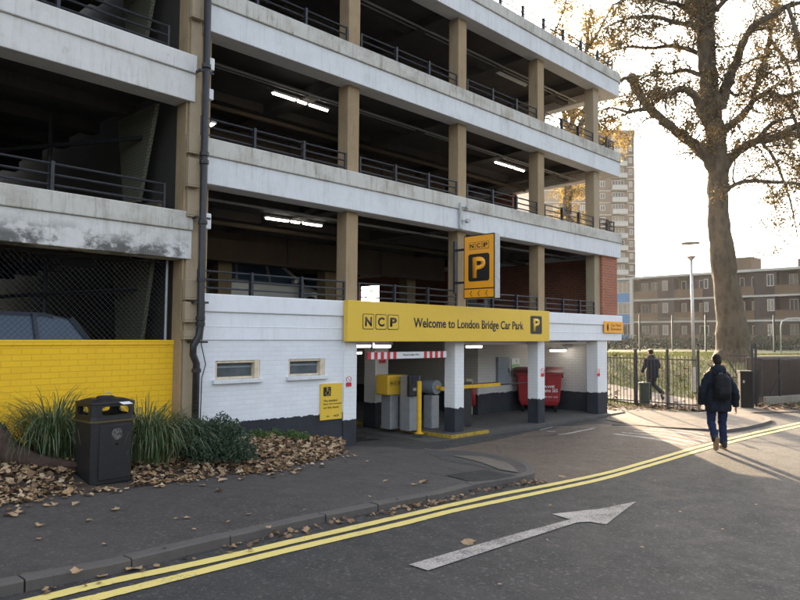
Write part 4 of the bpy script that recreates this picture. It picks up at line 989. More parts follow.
# small round emblem on the door
t = NT('emblem_mat'); M['emblem'] = t.set(t.ramp(t.noise(38, 4, .7), [(.44, (.02, .02, .022)), (.55, (.15, .145, .135))]), .5)
b = MB(); n = 24; cx, cz, r = .035, .70, .07
b.add([(cx+r*math.cos(2*math.pi*k/n), -h2-.0085, cz+r*1.15*math.sin(2*math.pi*k/n)) for k in range(n)], [tuple(range(n))[::-1]]); b.build('emblem', M['emblem'], BN)
MB().tube([(cx+.0, -h2-.012, .56), (cx+.0, -h2+.0, .56)], .02, 12).build('lock', M['rubber'], BN)
# ---------------------------------------------------------------- plants
def blade_mesh(n, R, L, w, droop, rnd):
    V = []
    for i in range(n):
        a = rnd.uniform(0, 6.28); r = abs(rnd.gauss(0, R)); x0, y0 = r*math.cos(a), r*math.sin(a); a2 = a+rnd.gauss(0, .5); l = L*rnd.uniform(.55, 1.1)
        lean = rnd.uniform(.12, 1.0)*(.5+min(1, r/R)*.5); dr = droop*rnd.uniform(.5, 1.5); ww = w*rnd.uniform(.7, 1.3); pts = []
        N_ = 7; p = Vector((x0, y0, 0)); th = math.pi/2-lean*.6
        for k in range(N_+1):
            pts.append(p.copy()); p = p+Vector((math.cos(a2)*math.cos(th), math.sin(a2)*math.cos(th), math.sin(th)))*l/N_; th -= dr*(k+1)/N_*.55
        sd = Vector((-math.sin(a2), math.cos(a2), 0))
        for k in range(N_):
            w0 = ww*(1-(k/N_)**2.2); w1 = ww*(1-((k+1)/N_)**2.2); w1 = max(w1, .0006)
            A0, A1, B0, B1_ = pts[k]-sd*w0, pts[k]+sd*w0, pts[k+1]-sd*w1, pts[k+1]+sd*w1
            V += [A0, A1, B1_, B0]
    return V
M['blade'] = leafy('blade', [(0, (.05, .08, .032)), (.5, (.09, .135, .055)), (.85, (.14, .18, .08)), (1, (.30, .27, .16))], .25, .45)
rnd = random.Random(5)
for (px, py, n, R, L, label) in ((52, 464, 620, .17, 1.02, 'tall arching grass tuft left of the litter bin by the yellow wall'), (147, 463, 700, .19, .95, 'arching grass tuft behind and right of the litter bin')):
    P = G(px, py, .2); P.z = bed_h(P.x, P.y)-.02
    g = empty('grass_tuft', label, 'ornamental grass', P)
    V = blade_mesh(int(n*1.15), R*.95, L*1.15, .007, 1.45, rnd); fast_mesh('blades', np.array([tuple(v) for v in V]), 4, M['blade'], g)
# conifer like low shrub
t = NT('conifer'); M['conifer'] = leafy('conifer_green', [(0, (.02, .042, .022)), (.6, (.045, .078, .042)), (1, (.08, .115, .06))], .15, .7)
def shrub(name, label, P, lobes, n, ls, mat, stem=True, cat='shrub'):
    g = empty(name, label, cat, P); r_ = np.random.RandomState(len(label)); V = []
    for (cx, cy, cz, rx, ry, rz_), wgt in lobes:
        m = int(n*wgt); dirs = r_.normal(size=(m, 3)); dirs /= np.linalg.norm(dirs, axis=1)[:, None]; rad = r_.uniform(.0, 1, m)**.28
        lump = 1+.22*np.sin(dirs[:, 0]*7+cx*9)*np.cos(dirs[:, 2]*6+cy*5)+.10*np.sin(dirs[:, 1]*15)
        c_ = np.array([cx, cy, cz])+dirs*np.array([rx, ry, rz_])*(rad*lump)[:, None]
        c_ = c_[c_[:, 2] > .01]
        m = len(c_); a = r_.normal(size=(m, 3)); a /= np.linalg.norm(a, axis=1)[:, None]; b_ = np.cross(a, r_.normal(size=(m, 3))); b_ /= np.linalg.norm(b_, axis=1)[:, None]
        s1 = ls*r_.uniform(.5, 1.4, m)[:, None]; s2 = s1*.38
        V.append(np.stack([c_-a*s1, c_-b_*s2, c_+a*s1, c_+b_*s2], 1).reshape(-1, 3))
    fast_mesh('foliage', np.concatenate(V), 4, mat, g)
    if stem:
        q = MB()
        for (cx, cy, cz, rx, ry, rz_), _ in lobes: q.tube([(cx*.2, cy*.2, -.02), (cx*.6, cy*.6, cz*.5), (cx, cy, cz)], [.03, .02, .008], 6)
        q.build('stem', M['bark'], g)
    return g
t = NT('bark'); n1 = t.noise(2.2, 8, .7, vec=t.map(scale=(1, 1, .45))); vo = t.n('ShaderNodeTexVoronoi', {'Vector': t.map(scale=(4, 4, 1.6)), 'Scale': 1.3}).outputs['Distance']
c = t.mix(t.val(n1, .42, .58), (.040, .031, .020), (.085, .068, .043)); c = t.mix(t.val(vo, .35, .6, 0, .35), c, (.15, .125, .08))
c = t.mix(t.val(t.noise(14, 6, .8), .4, .8, 0, .6), c, (.05, .04, .028)); M['bark'] = t.set(c, .9, 0, t.bump(t.noise(12, 8, .75, vec=t.map(scale=(1, 1, .4))), .9, .04))
P = G(208, 464, .15); P.z = bed_h(P.x, P.y)
shrub('juniper_shrub', 'low dark green juniper shrub at the foot of the drain pipe', P, [((-.25, 0, .25, .36, .3, .28), .35), ((.12, .05, .28, .36, .3, .26), .35), ((.42, -.1, .10, .24, .2, .17), .15), ((-.02, -.22, .13, .22, .2, .18), .15)], 15000, .022, M['conifer'])
M['weed'] = leafy('weed_green', [(0, (.05, .10, .02)), (1, (.12, .2, .05))], .3)
for (px, py, sc_) in ((250, 449, .8), (303, 449, .5), (331, 451, .4)):
    P = G(px, py, .15); q = loc(P); P = fl(q.x, -.14, 0); P.z = bed_h(P.x, P.y)+.01
    shrub('weed', {250: 'bright green weeds beside the juniper at the black wall base', 303: 'small weeds at the black wall base under the right window', 331: 'sparse weeds at the black wall base under the yellow notice'}[px], P, [((-.25*sc_, 0, .06, .25*sc_, .09, .10), .5), ((.25*sc_, 0, .05, .25*sc_, .08, .08), .5)], int(1100*sc_), .022, M['weed'], stem=False, cat='weeds')
# old root stump at the left edge
P = G(-6, 470, .2); P.z = bed_h(P.x, P.y)-.05
b = MB(); b.tube([(-.5, .1, 0), (-.2, 0, .42), (.0, 0, .34), (.2, -.02, .16), (.5, -.05, .09), (.95, -.06, .06)], [.2, .2, .16, .12, .08, .03], 10)
b.tube([(-.2, 0, .3), (-.3, -.3, .1), (-.35, -.6, .02)], [.12, .08, .03], 8)
M['root'] = simple('root', (.06, .035, .025), .9, 0, .4, 8, .6)
g = empty('tree_stump', 'dark gnarled root stump in the leaf bed at the left edge of the picture', 'tree stump', P); b.build('root', M['root'], g, smooth=True)
shrub('ivy_sprig', 'small dark ivy sprig on top of the root stump', P+Vector((.02, 0, .40)), [((0, 0, .05, .09, .09, .05), 1)], 120, .03, M['conifer'], stem=False, cat='plant')
# ---------------------------------------------------------------- cars on the decks
def car_paint(name, col): return simple(name, col, .25, .2, .05, 3)
M['car_blue'] = car_paint('car_blue', (.05, .09, .16)); M['car_silver'] = car_paint('car_silver', (.55, .56, .57)); M['car_white'] = car_paint('car_white', (.7, .7, .7)); M['car_dark'] = car_paint('car_dark', (.03, .03, .035)); M['car_navy'] = car_paint('car_navy', (.035, .045, .07))
M['car_glass'] = simple('car_glass', (.07, .12, .20), .06, 0, .1, 2)
M['lamp_glass'] = simple('lamp_glass', (.6, .6, .55), .1, 0, .1, 5)
def make_car(label, P, rz, paint, floorz):
    g = empty('parked_car', label, 'car', (P.x, P.y, floorz), rz)
    # side profile along x (length 4.3), lofted across y
    low = [(-2.12, .32), (-2.16, .55), (-2.12, .82), (-1.85, .92), (-1.0, .95), (1.0, .93), (1.75, .80), (2.08, .68), (2.15, .5), (2.1, .30)]
    b = MB(); n = len(low); vs = []
    for y, k in ((-.86, .93), (-.80, 1.0), (0, 1.02), (.80, 1.0), (.86, .93)):
        ins = 1-.04*(abs(y) > .85)
        vs += [(x*ins, y, z*k if z > .5 else z) for x, z in low]
    fs = [(i*n+j, i*n+(j+1) % n, (i+1)*n+(j+1) % n, (i+1)*n+j) for i in range(4) for j in range(n)]+[tuple(range(n))[::-1], tuple(4*n+j for j in range(n))]
    b.add(vs, fs); b.build('body', paint, g, smooth=False, bevel=.03)
    # greenhouse
    top = [(-1.75, .93), (-1.45, 1.36), (-1.05, 1.47), (.15, 1.49), (.45, 1.43), (1.15, .93)]
    b = MB(); n = len(top); vs = []
    for y, w_ in ((-.76, 0), (.76, 0)): vs += [(x, y*(1-.16*(z-.93)/.56), z) for x, z in top]
    b.add(vs, [tuple(range(n)), tuple(range(n, 2*n))[::-1]]+[(j, n+j, n+j+1, j+1) for j in range(n-1)]); b.build('windows', M['car_glass'], g)
    b = MB(); rf = [(-1.42, 1.385), (-1.05, 1.475), (.15, 1.495), (.42, 1.445)]; n = len(rf)
    b.add([(x, y, z+.012) for y in (-.645, .645) for x, z in rf]+[(x, y, z-.05) for y in (-.66, .66) for x, z in rf], [(j, j+1, n+j+1, n+j) for j in range(n-1)]+[(j, 2*n+j, 2*n+j+1, j+1) for j in range(n-1)]+[(n+j, n+j+1, 3*n+j+1, 3*n+j) for j in range(n-1)]); b.build('roof', paint, g)
    for sg in (-1, 1):
        for (x0, z0, x1, z1) in ((-1.78, .93, -1.42, 1.42), (-.95, .93, -.9, 1.47), (.05, .93, .0, 1.48), (1.18, .93, .4, 1.45)):
            b = MB(); b.bar((x0, sg*.775*(1-.16*(z0-.93)/.56), z0), (x1, sg*.775*(1-.16*(z1-.93)/.56), z1), .05, .07); b.build('window_pillar', paint, g)
    for sx_ in (-1.35, 1.35):
        for sy_ in (-.80, .80):
            q = MB(); q.tube([(sx_, sy_-.10, .31), (sx_, sy_+.10, .31)], .31, 20); w = q.build('wheel', M['rubber'], g); q = MB(); q.tube([(sx_, sy_-.105, .31), (sx_, sy_+.105, .31)], .19, 14); q.build('rim', M['grey_metal'], w)
    for sy_ in (-.62, .62):
        MB().cbox((2.09, sy_, .68), .12, .34, .12).build('headlight', M['lamp_glass'], g, bevel=.02); MB().cbox((-2.12, sy_, .78), .08, .26, .16).build('tail_light', M['red_plastic'], g, bevel=.02)
    for sy_ in (-.92, .92): MB().cbox((.75, sy_, .98), .12, .16, .11).build('mirror', paint, g, bevel=.02)
    return g
def on(px, py, w, lvl): s_ = fac(px, py, w)[0]; return fl(s_, w), BB(lvl)+.502
Pw = wl(*(wing_px(40, 330, 2.2)[0], 2.2))
make_car('dark blue estate car parked behind the chain link mesh above the yellow wall', wl(-2.62, 2.2), THETA+WA+math.pi, M['car_navy'], .96)
p, z = on(250, 290, 6.2, 1); make_car('pale silver car parked on the deck above the white brick wall', p, THETA+.05, M['car_silver'], z)
p, z = on(292, 290, 8.8, 1); make_car('dark car on the deck between the white car and the first column', p, THETA+math.pi/2, M['car_dark'], z)
p, z = on(432, 300, 9.0, 1); make_car('dark hatchback on the deck behind the railing over the long yellow sign', p, THETA+1.5, M['car_dark'], z)
p, z = on(498, 300, 5.5, 1); make_car('pale car on the deck behind the projecting P sign', p, THETA+.1, M['car_silver'], z)
# ---------------------------------------------------------------- park railings, gate, lamp
def lerp3(a, c_, t_): return a+(c_-a)*t_
RL = empty('park_railings', 'black iron railings with closely spaced uprights beside the white corner pillar', 'railings', G(608, 404.5))
ORL = G(608, 404.5)
pts = [G(606, 404.3), G(636, 406.6), G(668, 409.3), G(699, 411.8)]
HR = 1.62
for i in range(3):
    a, c_ = pts[i], pts[i+1]; n = int((c_-a).length/.105); b = MB()
    for k in range(n):
        p = lerp3(a, c_, (k+.5)/n)-ORL; b.tube([p+Vector((0, 0, .03)), p+Vector((0, 0, HR-.02)), p+Vector((0, 0, HR+.03))], [.011, .011, .002], 5, cap=False)
    for z in (.18, HR-.12): b.bar(a-ORL+Vector((0, 0, z)), c_-ORL+Vector((0, 0, z)), .012, .035)
    b.build('railing_panel', M['rail'], RL)
for i, p in enumerate(pts):
    q = MB(); p = p-ORL; r = .035 if i != 1 else .05; q.tube([p, p+Vector((0, 0, HR+.12))], r, 8); q.lathe([(r, 0), (r*1.5, .02), (r*1.2, .05), (.002, .09)], 8, p+Vector((0, 0, HR+.12))); q.build('post', M['rail'], RL)
# dark cabinet and gate by the man
PB = G(747, 408.5); g = empty('utility_cabinet', 'dark metal cabinet standing left of the open gate leaf', 'cabinet', PB, math.radians(-14))
MB().box(-.17, .17, 0, .35, 0, 1.12).build('case', M['rubber'], g, bevel=.01); MB().box(-.19, .19, -.02, .37, 1.121, 1.15).build('cap', M['dark_plastic'], g); MB().box(-.10, -.05, -.008, 0, .78, .86).build('badge', M['grey_metal'], g)
GP = G(755, 408); g = empty('park_gate', 'dark steel gate leaf folded back against its posts beside the cabinet', 'gate', GP, math.radians(35))
b = MB()
for x in (-.12, .10): b.tube([(x, 0, 0), (x, 0, 2.0)], .04, 8)
b.build('post', M['rail'], g)
b = MB()
for k in range(8): b.tube([(.02+k*.02, .15+.1*k, .1), (.02+k*.02, .15+.1*k, 1.6)], .012, 5)
for z in (.15, .9, 1.6): b.bar((.02, .1, z), (.18, .95, z), .03, .04)
b.bar((.02, .1, .2), (.18, .95, 1.5), .03, .03); b.build('leaf_frame', M['rail'], g)
b = MB()
for k in range(6): b.bar((-.10+.01*k, -.05*k, .1+.02*k), (-.02+.01*k, -.05*k, 1.15), .025, .03)
b.build('latch_guard', M['rail'], g)
# mesh fence to the right on its concrete plinth
a, c_ = G(762, 405), G(900, 396); dd = (c_-a); rz = math.atan2(dd.y, dd.x); Lf = dd.length
g = empty('mesh_fence', 'dark wire mesh fence with diagonal brace standing on a low plinth right of the gate', 'fence', a, rz)
MB().box(0, Lf, -.15, .12, -.02, .26).build('plinth', M['grey_conc'], g, bevel=.02)
b = MB()
for k in range(int(Lf/.06)): b.bar((.05+k*.06, 0, .28), (.05+k*.06, 0, 1.45), .005)
for k in range(20): b.bar((0, .006, .30+k*.06), (Lf, .006, .30+k*.06), .005)
b.build('mesh', M['rail'], g)
for x in (0.02, .95, 2.6, 4.2):
    MB().box(x-.03, x+.03, -.03, .03, .26, 1.52).build('post', M['rail'], g)
q = MB(); q.bar((.93, -.02, 1.0), (.45, -.02, .30), .03); q.build('brace', M['rail'], g)
MB().box(0, Lf, -.02, .02, 1.45, 1.49).build('top_rail', M['rail'], g)
g = empty('low_brick_wall', 'low brown brick wall just behind the dark mesh fence at the right edge', 'wall', a+Vector((.1, .55, 0)), rz)
M['brown_brick'] = brick('brown_brick', (.07, .038, .022), (.055, .028, .018), (.06, .05, .04), dirt=.5)
MB().box(-.1, Lf, 0, .22, -.05, 1.50).build('wall_face', M['brown_brick'], g)
MB().box(-.12, Lf, -.03, .25, 1.501, 1.56).build('coping', M['grey_conc'], g)
# lamp post
P = G(694.5, 398, 0); P = Vector((P.x, P.y, terrain(P.x, P.y))); sc_ = P.y/670
zt_ = atY(692, 258, P.y).z-P.z; zd = atY(691, 243.5, P.y).z-P.z
g = empty('street_lamp', 'slim grey lamp post with a flat disc head behind the park railings', 'street lamp', P)
MB().tube([(0, 0, 0), (0, 0, .9)], .075, 12).build('base', M['galv'], g); MB().tube([(0, 0, .9), (-.04, 0, zt_-.1)], [.06, .045], 12).build('column', M['galv'], g, smooth=True)
q = MB(); q.lathe([(.045, 0), (.05, .03), (.16, .16), (.165, .18), (.02, .18)], 16, (-.04, 0, zt_-.12)); q.build('lantern_base', M['galv'], g)
q = MB()
for k in range(3): a_ = k*2.094; q.tube([(-.04+.12*math.cos(a_), .12*math.sin(a_), zt_+.05), (-.06+.22*math.cos(a_), .22*math.sin(a_), zd)], .008, 5)
q.build('stay', M['galv'], g)
q = MB(); q.lathe([(.05, -.02), (.34, -.01), (.35, .01), (.30, .04), (.04, .07)], 24, (-.06, 0, zd)); q.build('disc_head', M['galv'], g)
# green court fence, hoop, hedge
YG = 46; p0, p1 = atY(600, 340, YG), atY(960, 340, YG-4); p0.z = p1.z = 1.2; dd = p1-p0; rz = math.atan2(dd.y, dd.x); Lg = dd.length; HG = 2.35
g = empty('court_fence', 'tall dark green mesh fence across the park in front of the brick flats', 'fence', p0, rz)
b = MB()
for k in range(int(Lg/.12)): b.bar((k*.12, 0, .1), (k*.12, 0, HG), .008)
for k in range(10): b.bar((0, .01, .15+k*.24), (Lg, .01, .15+k*.24), .012)
b.build('mesh', M['green_steel'], g)
x = .5
while x < Lg: MB().box(x-.05, x+.05, -.05, .05, -.1, HG+.15).build('post', M['green_steel'], g); x += 2.1
P = atY(781, 344, 40); P.z = 1.2; g = empty('metal_hoop', 'pale curved metal hoop rising above the mesh fence at the right edge', 'hoop', P)
hz = atY(781, 318.5, 40).z-1.2; q = MB(); q.tube([(0, 0, 0), (0, 0, hz-.45), (.1, 0, hz-.15), (.4, 0, hz), (1.0, 0, hz+.02), (1.9, 0, hz-.05), (2.1, 0, hz-.4), (2.1, 0, 0)], .035, 8); q.build('tube', M['galv'], g, smooth=True)
M['hedge'] = leafy('hedge_green', [(0, (.008, .015, .009)), (.7, (.018, .03, .016)), (1, (.035, .042, .02))], .15, .7)
lob = []; random.seed(4); x = -3.0
while x < 24: lob.append(((x, random.uniform(-.4, .4), .5, 1.1, .8, random.uniform(.5, .95)), .055)); x += 1.25
shrub('hedge', 'long dark green hedge at the foot of the flats beyond the green fence', Vector((19, 54, 1.15)), lob, 14000, .11, M['hedge'], stem=False, cat='hedge')
# ---------------------------------------------------------------- low block of flats
P1, P2 = atY(634, 300, 81), atY(800, 300, 67.5); P1.z = P2.z = 0; bd = (P2-P1).normalized(); bn = Vector((-bd.y, bd.x, 0))
if bn.y < 0: bn = -bn
FB = empty('block_of_flats', 'three storey brick block of flats with tan balconies and white floor lines', 'block of flats', P1, math.atan2(bd.y, bd.x))
def bpx(px):
    d = ray(px, 330); t_ = P1.dot(bn)/Vector((d.x, d.y, 0)).dot(bn); return (Vector((d.x, d.y, 0))*t_-P1).dot(bd)
lv = [1.45, 4.05, 6.65, 9.25]; Xr = 34
M['plum_brick'] = brick('plum_brick', (.045, .023, .020), (.036, .018, .017), (.045, .035, .03), dirt=.3)
M['tan_brick'] = brick('tan_brick', (.14, .082, .040), (.12, .07, .034), (.12, .09, .06), dirt=.3)
M['flat_white'] = simple('flat_white', (.42, .41, .38), .6, 0, .1, 2)
M['curtain'] = simple('curtain', (.22, .19, .15), .8, 0, .25, 3)
M['blue_panel'] = simple('blue_panel', (.02, .16, .38), .5, 0, .12, 1)
MB().box(.05, Xr, 1.25, 10, .5, 9.2).build('wall', M['plum_brick'], FB)
MB().box(-.1, Xr, -.15, 10.2, 9.22, 9.48).build('roof', M['flat_white'], FB)
MB().box(-.05, Xr, .0, 1.24, .5, 1.43).build('plinth', M['tan_brick'], FB)
for z in lv[:3]: MB().box(0, Xr, -.12, 1.24, z-.12, z+.06).build('floor_slab', M['flat_white'], FB)
def window(parent, x0, x1, z0, z1, y, lit=None, bars=2, fr=.07):
    b = MB(); b.box(x0, x1, y-.05, y, z0, z0+fr); b.box(x0, x1, y-.05, y, z1-fr, z1)
    for k in range(bars+1): xx = x0+(x1-x0-fr)*k/bars; b.box(xx, xx+fr, y-.048, y-.001, z0+fr, z1-fr)
    f = b.build('window', M['flat_white'], parent); MB().box(x0+fr, x1-fr, y-.02, y-.01, z0+fr, z1-fr).build('pane', lit or random.choice((M['glass_dark'], M['curtain'], M['curtain'])), f)
bal = [(634.5, 658.5), (675, 703.5), (735, 755), (776, 801), (815, 845)]
random.seed(9)
for fi in range(3):
    z = lv[fi]
    prev = bpx(634)
    for (p_, q_) in bal:
        x0, x1 = bpx(p_), bpx(q_)
        if x0 > prev+.05: MB().box(prev, x0, -.02, 1.24, z+.07, lv[fi+1]-.13).build('wall', M['plum_brick'], FB)
        MB().box(x0, x1, -.1, .02, z+.062, z+1.05).build('balcony', M['tan_brick'], FB)
        prev = x1
    MB().box(prev, Xr, -.02, 1.24, z+.07, lv[fi+1]-.13).build('wall', M['plum_brick'], FB)
    for p_, q_, lo, hi, dep in ((646.5, 655.5, 1.0, 2.15, 1.24), (637, 644, .1, 2.1, 1.24), (663, 668.5, 1.0, 2.15, -.02), (677, 682, .1, 2.1, 1.24), (695, 700, 1.0, 2.1, 1.24), (704.8, 709, 1.0, 2.1, -.02), (736, 741, .6, 2.1, 1.24), (748, 753, 1.0, 2.1, 1.24), (768, 775, .95, 2.2, -.02), (786, 795, .6, 2.2, 1.24), (806, 812, .95, 2.2, -.02)):
        window(FB, bpx(p_), bpx(q_), z+lo, z+hi, dep, bars=2 if q_-p_ > 5.5 else 1)
    for p_ in (672, 757): MB().box(bpx(p_), bpx(p_)+.25, -.03+.0, -.021, z+.07, lv[fi+1]-.13).build('downpipe', M['rail'], FB)
# blue end bay with white posts
xa, xb = bpx(612), bpx(632)
MB().box(xa, xb, .3, 9, .5, 9.2).build('end_bay', M['blue_panel'], FB); MB().box(bpx(631.2), bpx(634), -.3, .25, .5, 9.2).build('white_post', M['flat_white'], FB); MB().box(xa, xb+.5, -.15, 9, 9.205, 9.42).build('end_roof', M['flat_white'], FB)
for z in lv[:3]:
    window(FB, xa+.1, xb-.1, z+.95, z+2.4, .29, bars=4)
for p_, q_, h_ in ((709, 741, 2.6), (789, 806, 1.6)):
    x0, x1 = bpx(p_), bpx(q_); MB().box(x0, x1, 3, 6, 9.485, 9.48+h_*.62).build('roof_tank_room', M['tan_brick'], FB); MB().box(x0-.1, x1+.1, 2.9, 6.1, 9.49+h_*.62, 9.6+h_*.62).build('roof_cap', M['flat_white'], FB)
# ---------------------------------------------------------------- tower block
YT = 150; xl, xr = atY(530, 200, YT).x, atY(635, 200, YT).x; zt_ = atY(635, 133, YT).z; cx_ = (xl+xr)/2
TW = empty('tower_block', 'tall brown brick residential tower with pale balcony fronts behind the car park', 'tower block', (cx_, YT, 0)); hw = (xr-xl)/2
M['tower_brick'] = brick('tower_brick', (.13, .078, .045), (.11, .065, .038), (.1, .075, .055), dirt=.3, bw=.45, rh=.15)
MB().box(-hw, hw, 0, 22, 0, zt_).build('wall', M['tower_brick'], TW)
MB().box(-hw-.1, hw+.1, -.1, 22.1, zt_+.005, zt_+.7).build('roof_edge', M['grey_conc'], TW)
fl_h = 2.73; nf = int(zt_/fl_h)
X = lambda px: atY(px, 200, YT).x-cx_
for i in range(2, nf):
    z = zt_-(i)*fl_h+.3
    MB().box(-hw, hw, -.12, -.001, z-.10, z+.10).build('floor_band', M['flat_white'], TW)
for i in range(1, nf):
    z = zt_-i*fl_h+.3
    MB().box(X(611), X(626), -1.2, -.13, z+.11, z+1.15).build('balcony', M['flat_white'], TW)
    MB().box(X(611), X(626), -1.25, -.121, z-.08, z+.109).build('balcony_slab', M['grey_conc'], TW)
    window(TW, X(612), X(624), z+1.15, z+2.45, -.001, bars=4, fr=.1)
    window(TW, X(629), X(632.5), z+.95, z+2.2, -.001, bars=2, fr=.12)
    if i < 15:
        for p_ in (553, 568, 580, 600): window(TW, X(p_), X(p_+5), z+.95, z+2.2, -.001, bars=2, fr=.12)
# ---------------------------------------------------------------- trees
def rot_about(v, axis, ang): return Matrix.Rotation(ang, 3, axis) @ v
def make_tree(name, label, base, limbs, seed, leaf_n, leaf_mat, tw=6, leaf_size=.12, len_s=1.0, keep=None):
    rnd = random.Random(seed); g = empty(name, label, 'tree', base, group=None); br = MB(); tr = MB(); anchors = []
    for li, (pts_, rads) in enumerate(limbs):
        P_ = [Vector(p)-base for p in spline([tuple(p) for p in pts_], 5)]; n = len(P_)
        R_ = [np.interp(i/(n-1), np.linspace(0, 1, len(rads)), rads) for i in range(n)]
        P_ = [p+Vector((rnd.gauss(0, 1), rnd.gauss(0, 1), 0))*R_[i]*(.03 if li == 0 else .12) for i, p in enumerate(P_)]
        R_ = [r*rnd.uniform(.92, 1.1) for r in R_]
        (tr if li == 0 else br).tube(P_, [float(r) for r in R_], 12 if li == 0 else 8)
        # secondary boughs
        Ls = sum((P_[i+1]-P_[i]).length for i in range(n-1)); i0 = .35 if li == 0 else .15
        m = max(3, int(Ls*2.2))
        for k in range(m):
            f = i0+(1-i0)*(k+rnd.random())/m; idx = min(n-2, int(f*(n-1))); p = P_[idx].copy(); t_ = (P_[idx+1]-P_[idx]).normalized()
            if li == 0 and p.z < TZ: continue
            ax = rnd.uniform(0, 6.28); side = t_.orthogonal().normalized(); side = rot_about(side, t_, ax)
            d = (t_*rnd.uniform(.2, .9)+side+Vector((0, 0, .15))).normalized(); l = rnd.uniform(.9, 2.3)*len_s*(1.2-.4*f); r = min(R_[idx]*.45, .05)
            q = [p.copy()]; 
            for s in range(7):
                d = (d+Vector((rnd.gauss(0, .28), rnd.gauss(0, .28), rnd.gauss(0, .25)-.02))).normalized(); p = p+d*l/7; q.append(p.copy())
            br.tube(q, [r*(1-.8*i/7) for i in range(8)], 4, cap=False)
            for s in range(1, 8):
                for _ in range(3):
                    d2 = (d*.4+Vector((rnd.gauss(0, 1), rnd.gauss(0, 1), rnd.gauss(-.1, .8)))).normalized(); l2 = rnd.uniform(.25, .8)*len_s; a0 = q[s]; qq = [a0]
                    for u in range(3): d2 = (d2+Vector((rnd.gauss(0, .3), rnd.gauss(0, .3), rnd.gauss(-.12, .25)))).normalized(); qq.append(qq[-1]+d2*l2/3)
                    br.tube(qq, [r*.25+.003, r*.18+.003, .003, .002], 3, cap=False)
                    anchors += qq[1:]
    tk = tr.build('trunk', M['bark'], g, smooth=True)
    ss = tk.modifiers.new('sub', 'SUBSURF'); ss.levels = 3; ss.render_levels = 3
    tx = bpy.data.textures.new('bark_lumps', 'CLOUDS'); tx.noise_scale = .45; tx.noise_depth = 4; dm = tk.modifiers.new('lumps', 'DISPLACE'); dm.texture = tx; dm.strength = .11; dm.mid_level = .5
    br.build('branches', M['bark'], g, smooth=True)
    A_ = np.array([tuple(a) for a in anchors]); r_ = np.random.RandomState(seed)
    # clumpy foliage: some twigs carry many leaves, others none
    wgt = r_.gamma(.6, 1, len(A_)); wgt /= wgt.sum(); idx = r_.choice(len(A_), leaf_n, p=wgt)
    c_ = A_[idx]+r_.normal(0, .13, (leaf_n, 3)); c_[:, 2] -= .05
    a = r_.normal(size=(leaf_n, 3)); a[:, 2] *= .6; a /= np.linalg.norm(a, axis=1)[:, None]; b_ = np.cross(a, r_.normal(size=(leaf_n, 3))); b_ /= np.linalg.norm(b_, axis=1)[:, None]
    s1 = (leaf_size*r_.uniform(.45, 1.15, leaf_n))[:, None]*.5; s2 = s1*.85
    V = np.stack([c_-a*s1, c_-b_*s2, c_+a*s1, c_+b_*s2], 1).reshape(-1, 3)
    print(name, 'anchors', len(A_)); fast_mesh('crown', V, 4, leaf_mat, g); return g
TYD = 31.0
def tp(lst, dy0=0.0, dy1=0.0):
    n = len(lst); return [tuple(atY(x, y, TYD+dy0+(dy1-dy0)*i/(n-1))) for i, (x, y) in enumerate(lst)]
TZ = atY(700, 200, TYD).z
M['plane_leaf'] = leafy('plane_leaf', [(0, (.045, .034, .014)), (.4, (.085, .064, .022)), (.75, (.14, .10, .03)), (.93, (.26, .16, .04)), (1, (.4, .24, .05))], .38, .6)
M['yellow_leaf'] = leafy('yellow_leaf', [(0, (.20, .14, .03)), (.5, (.34, .22, .05)), (1, (.5, .34, .08))], .5, .6)
px = TYD/670
base_p = atY(734, 362, TYD); base_p.z = terrain(base_p.x, base_p.y)-.1
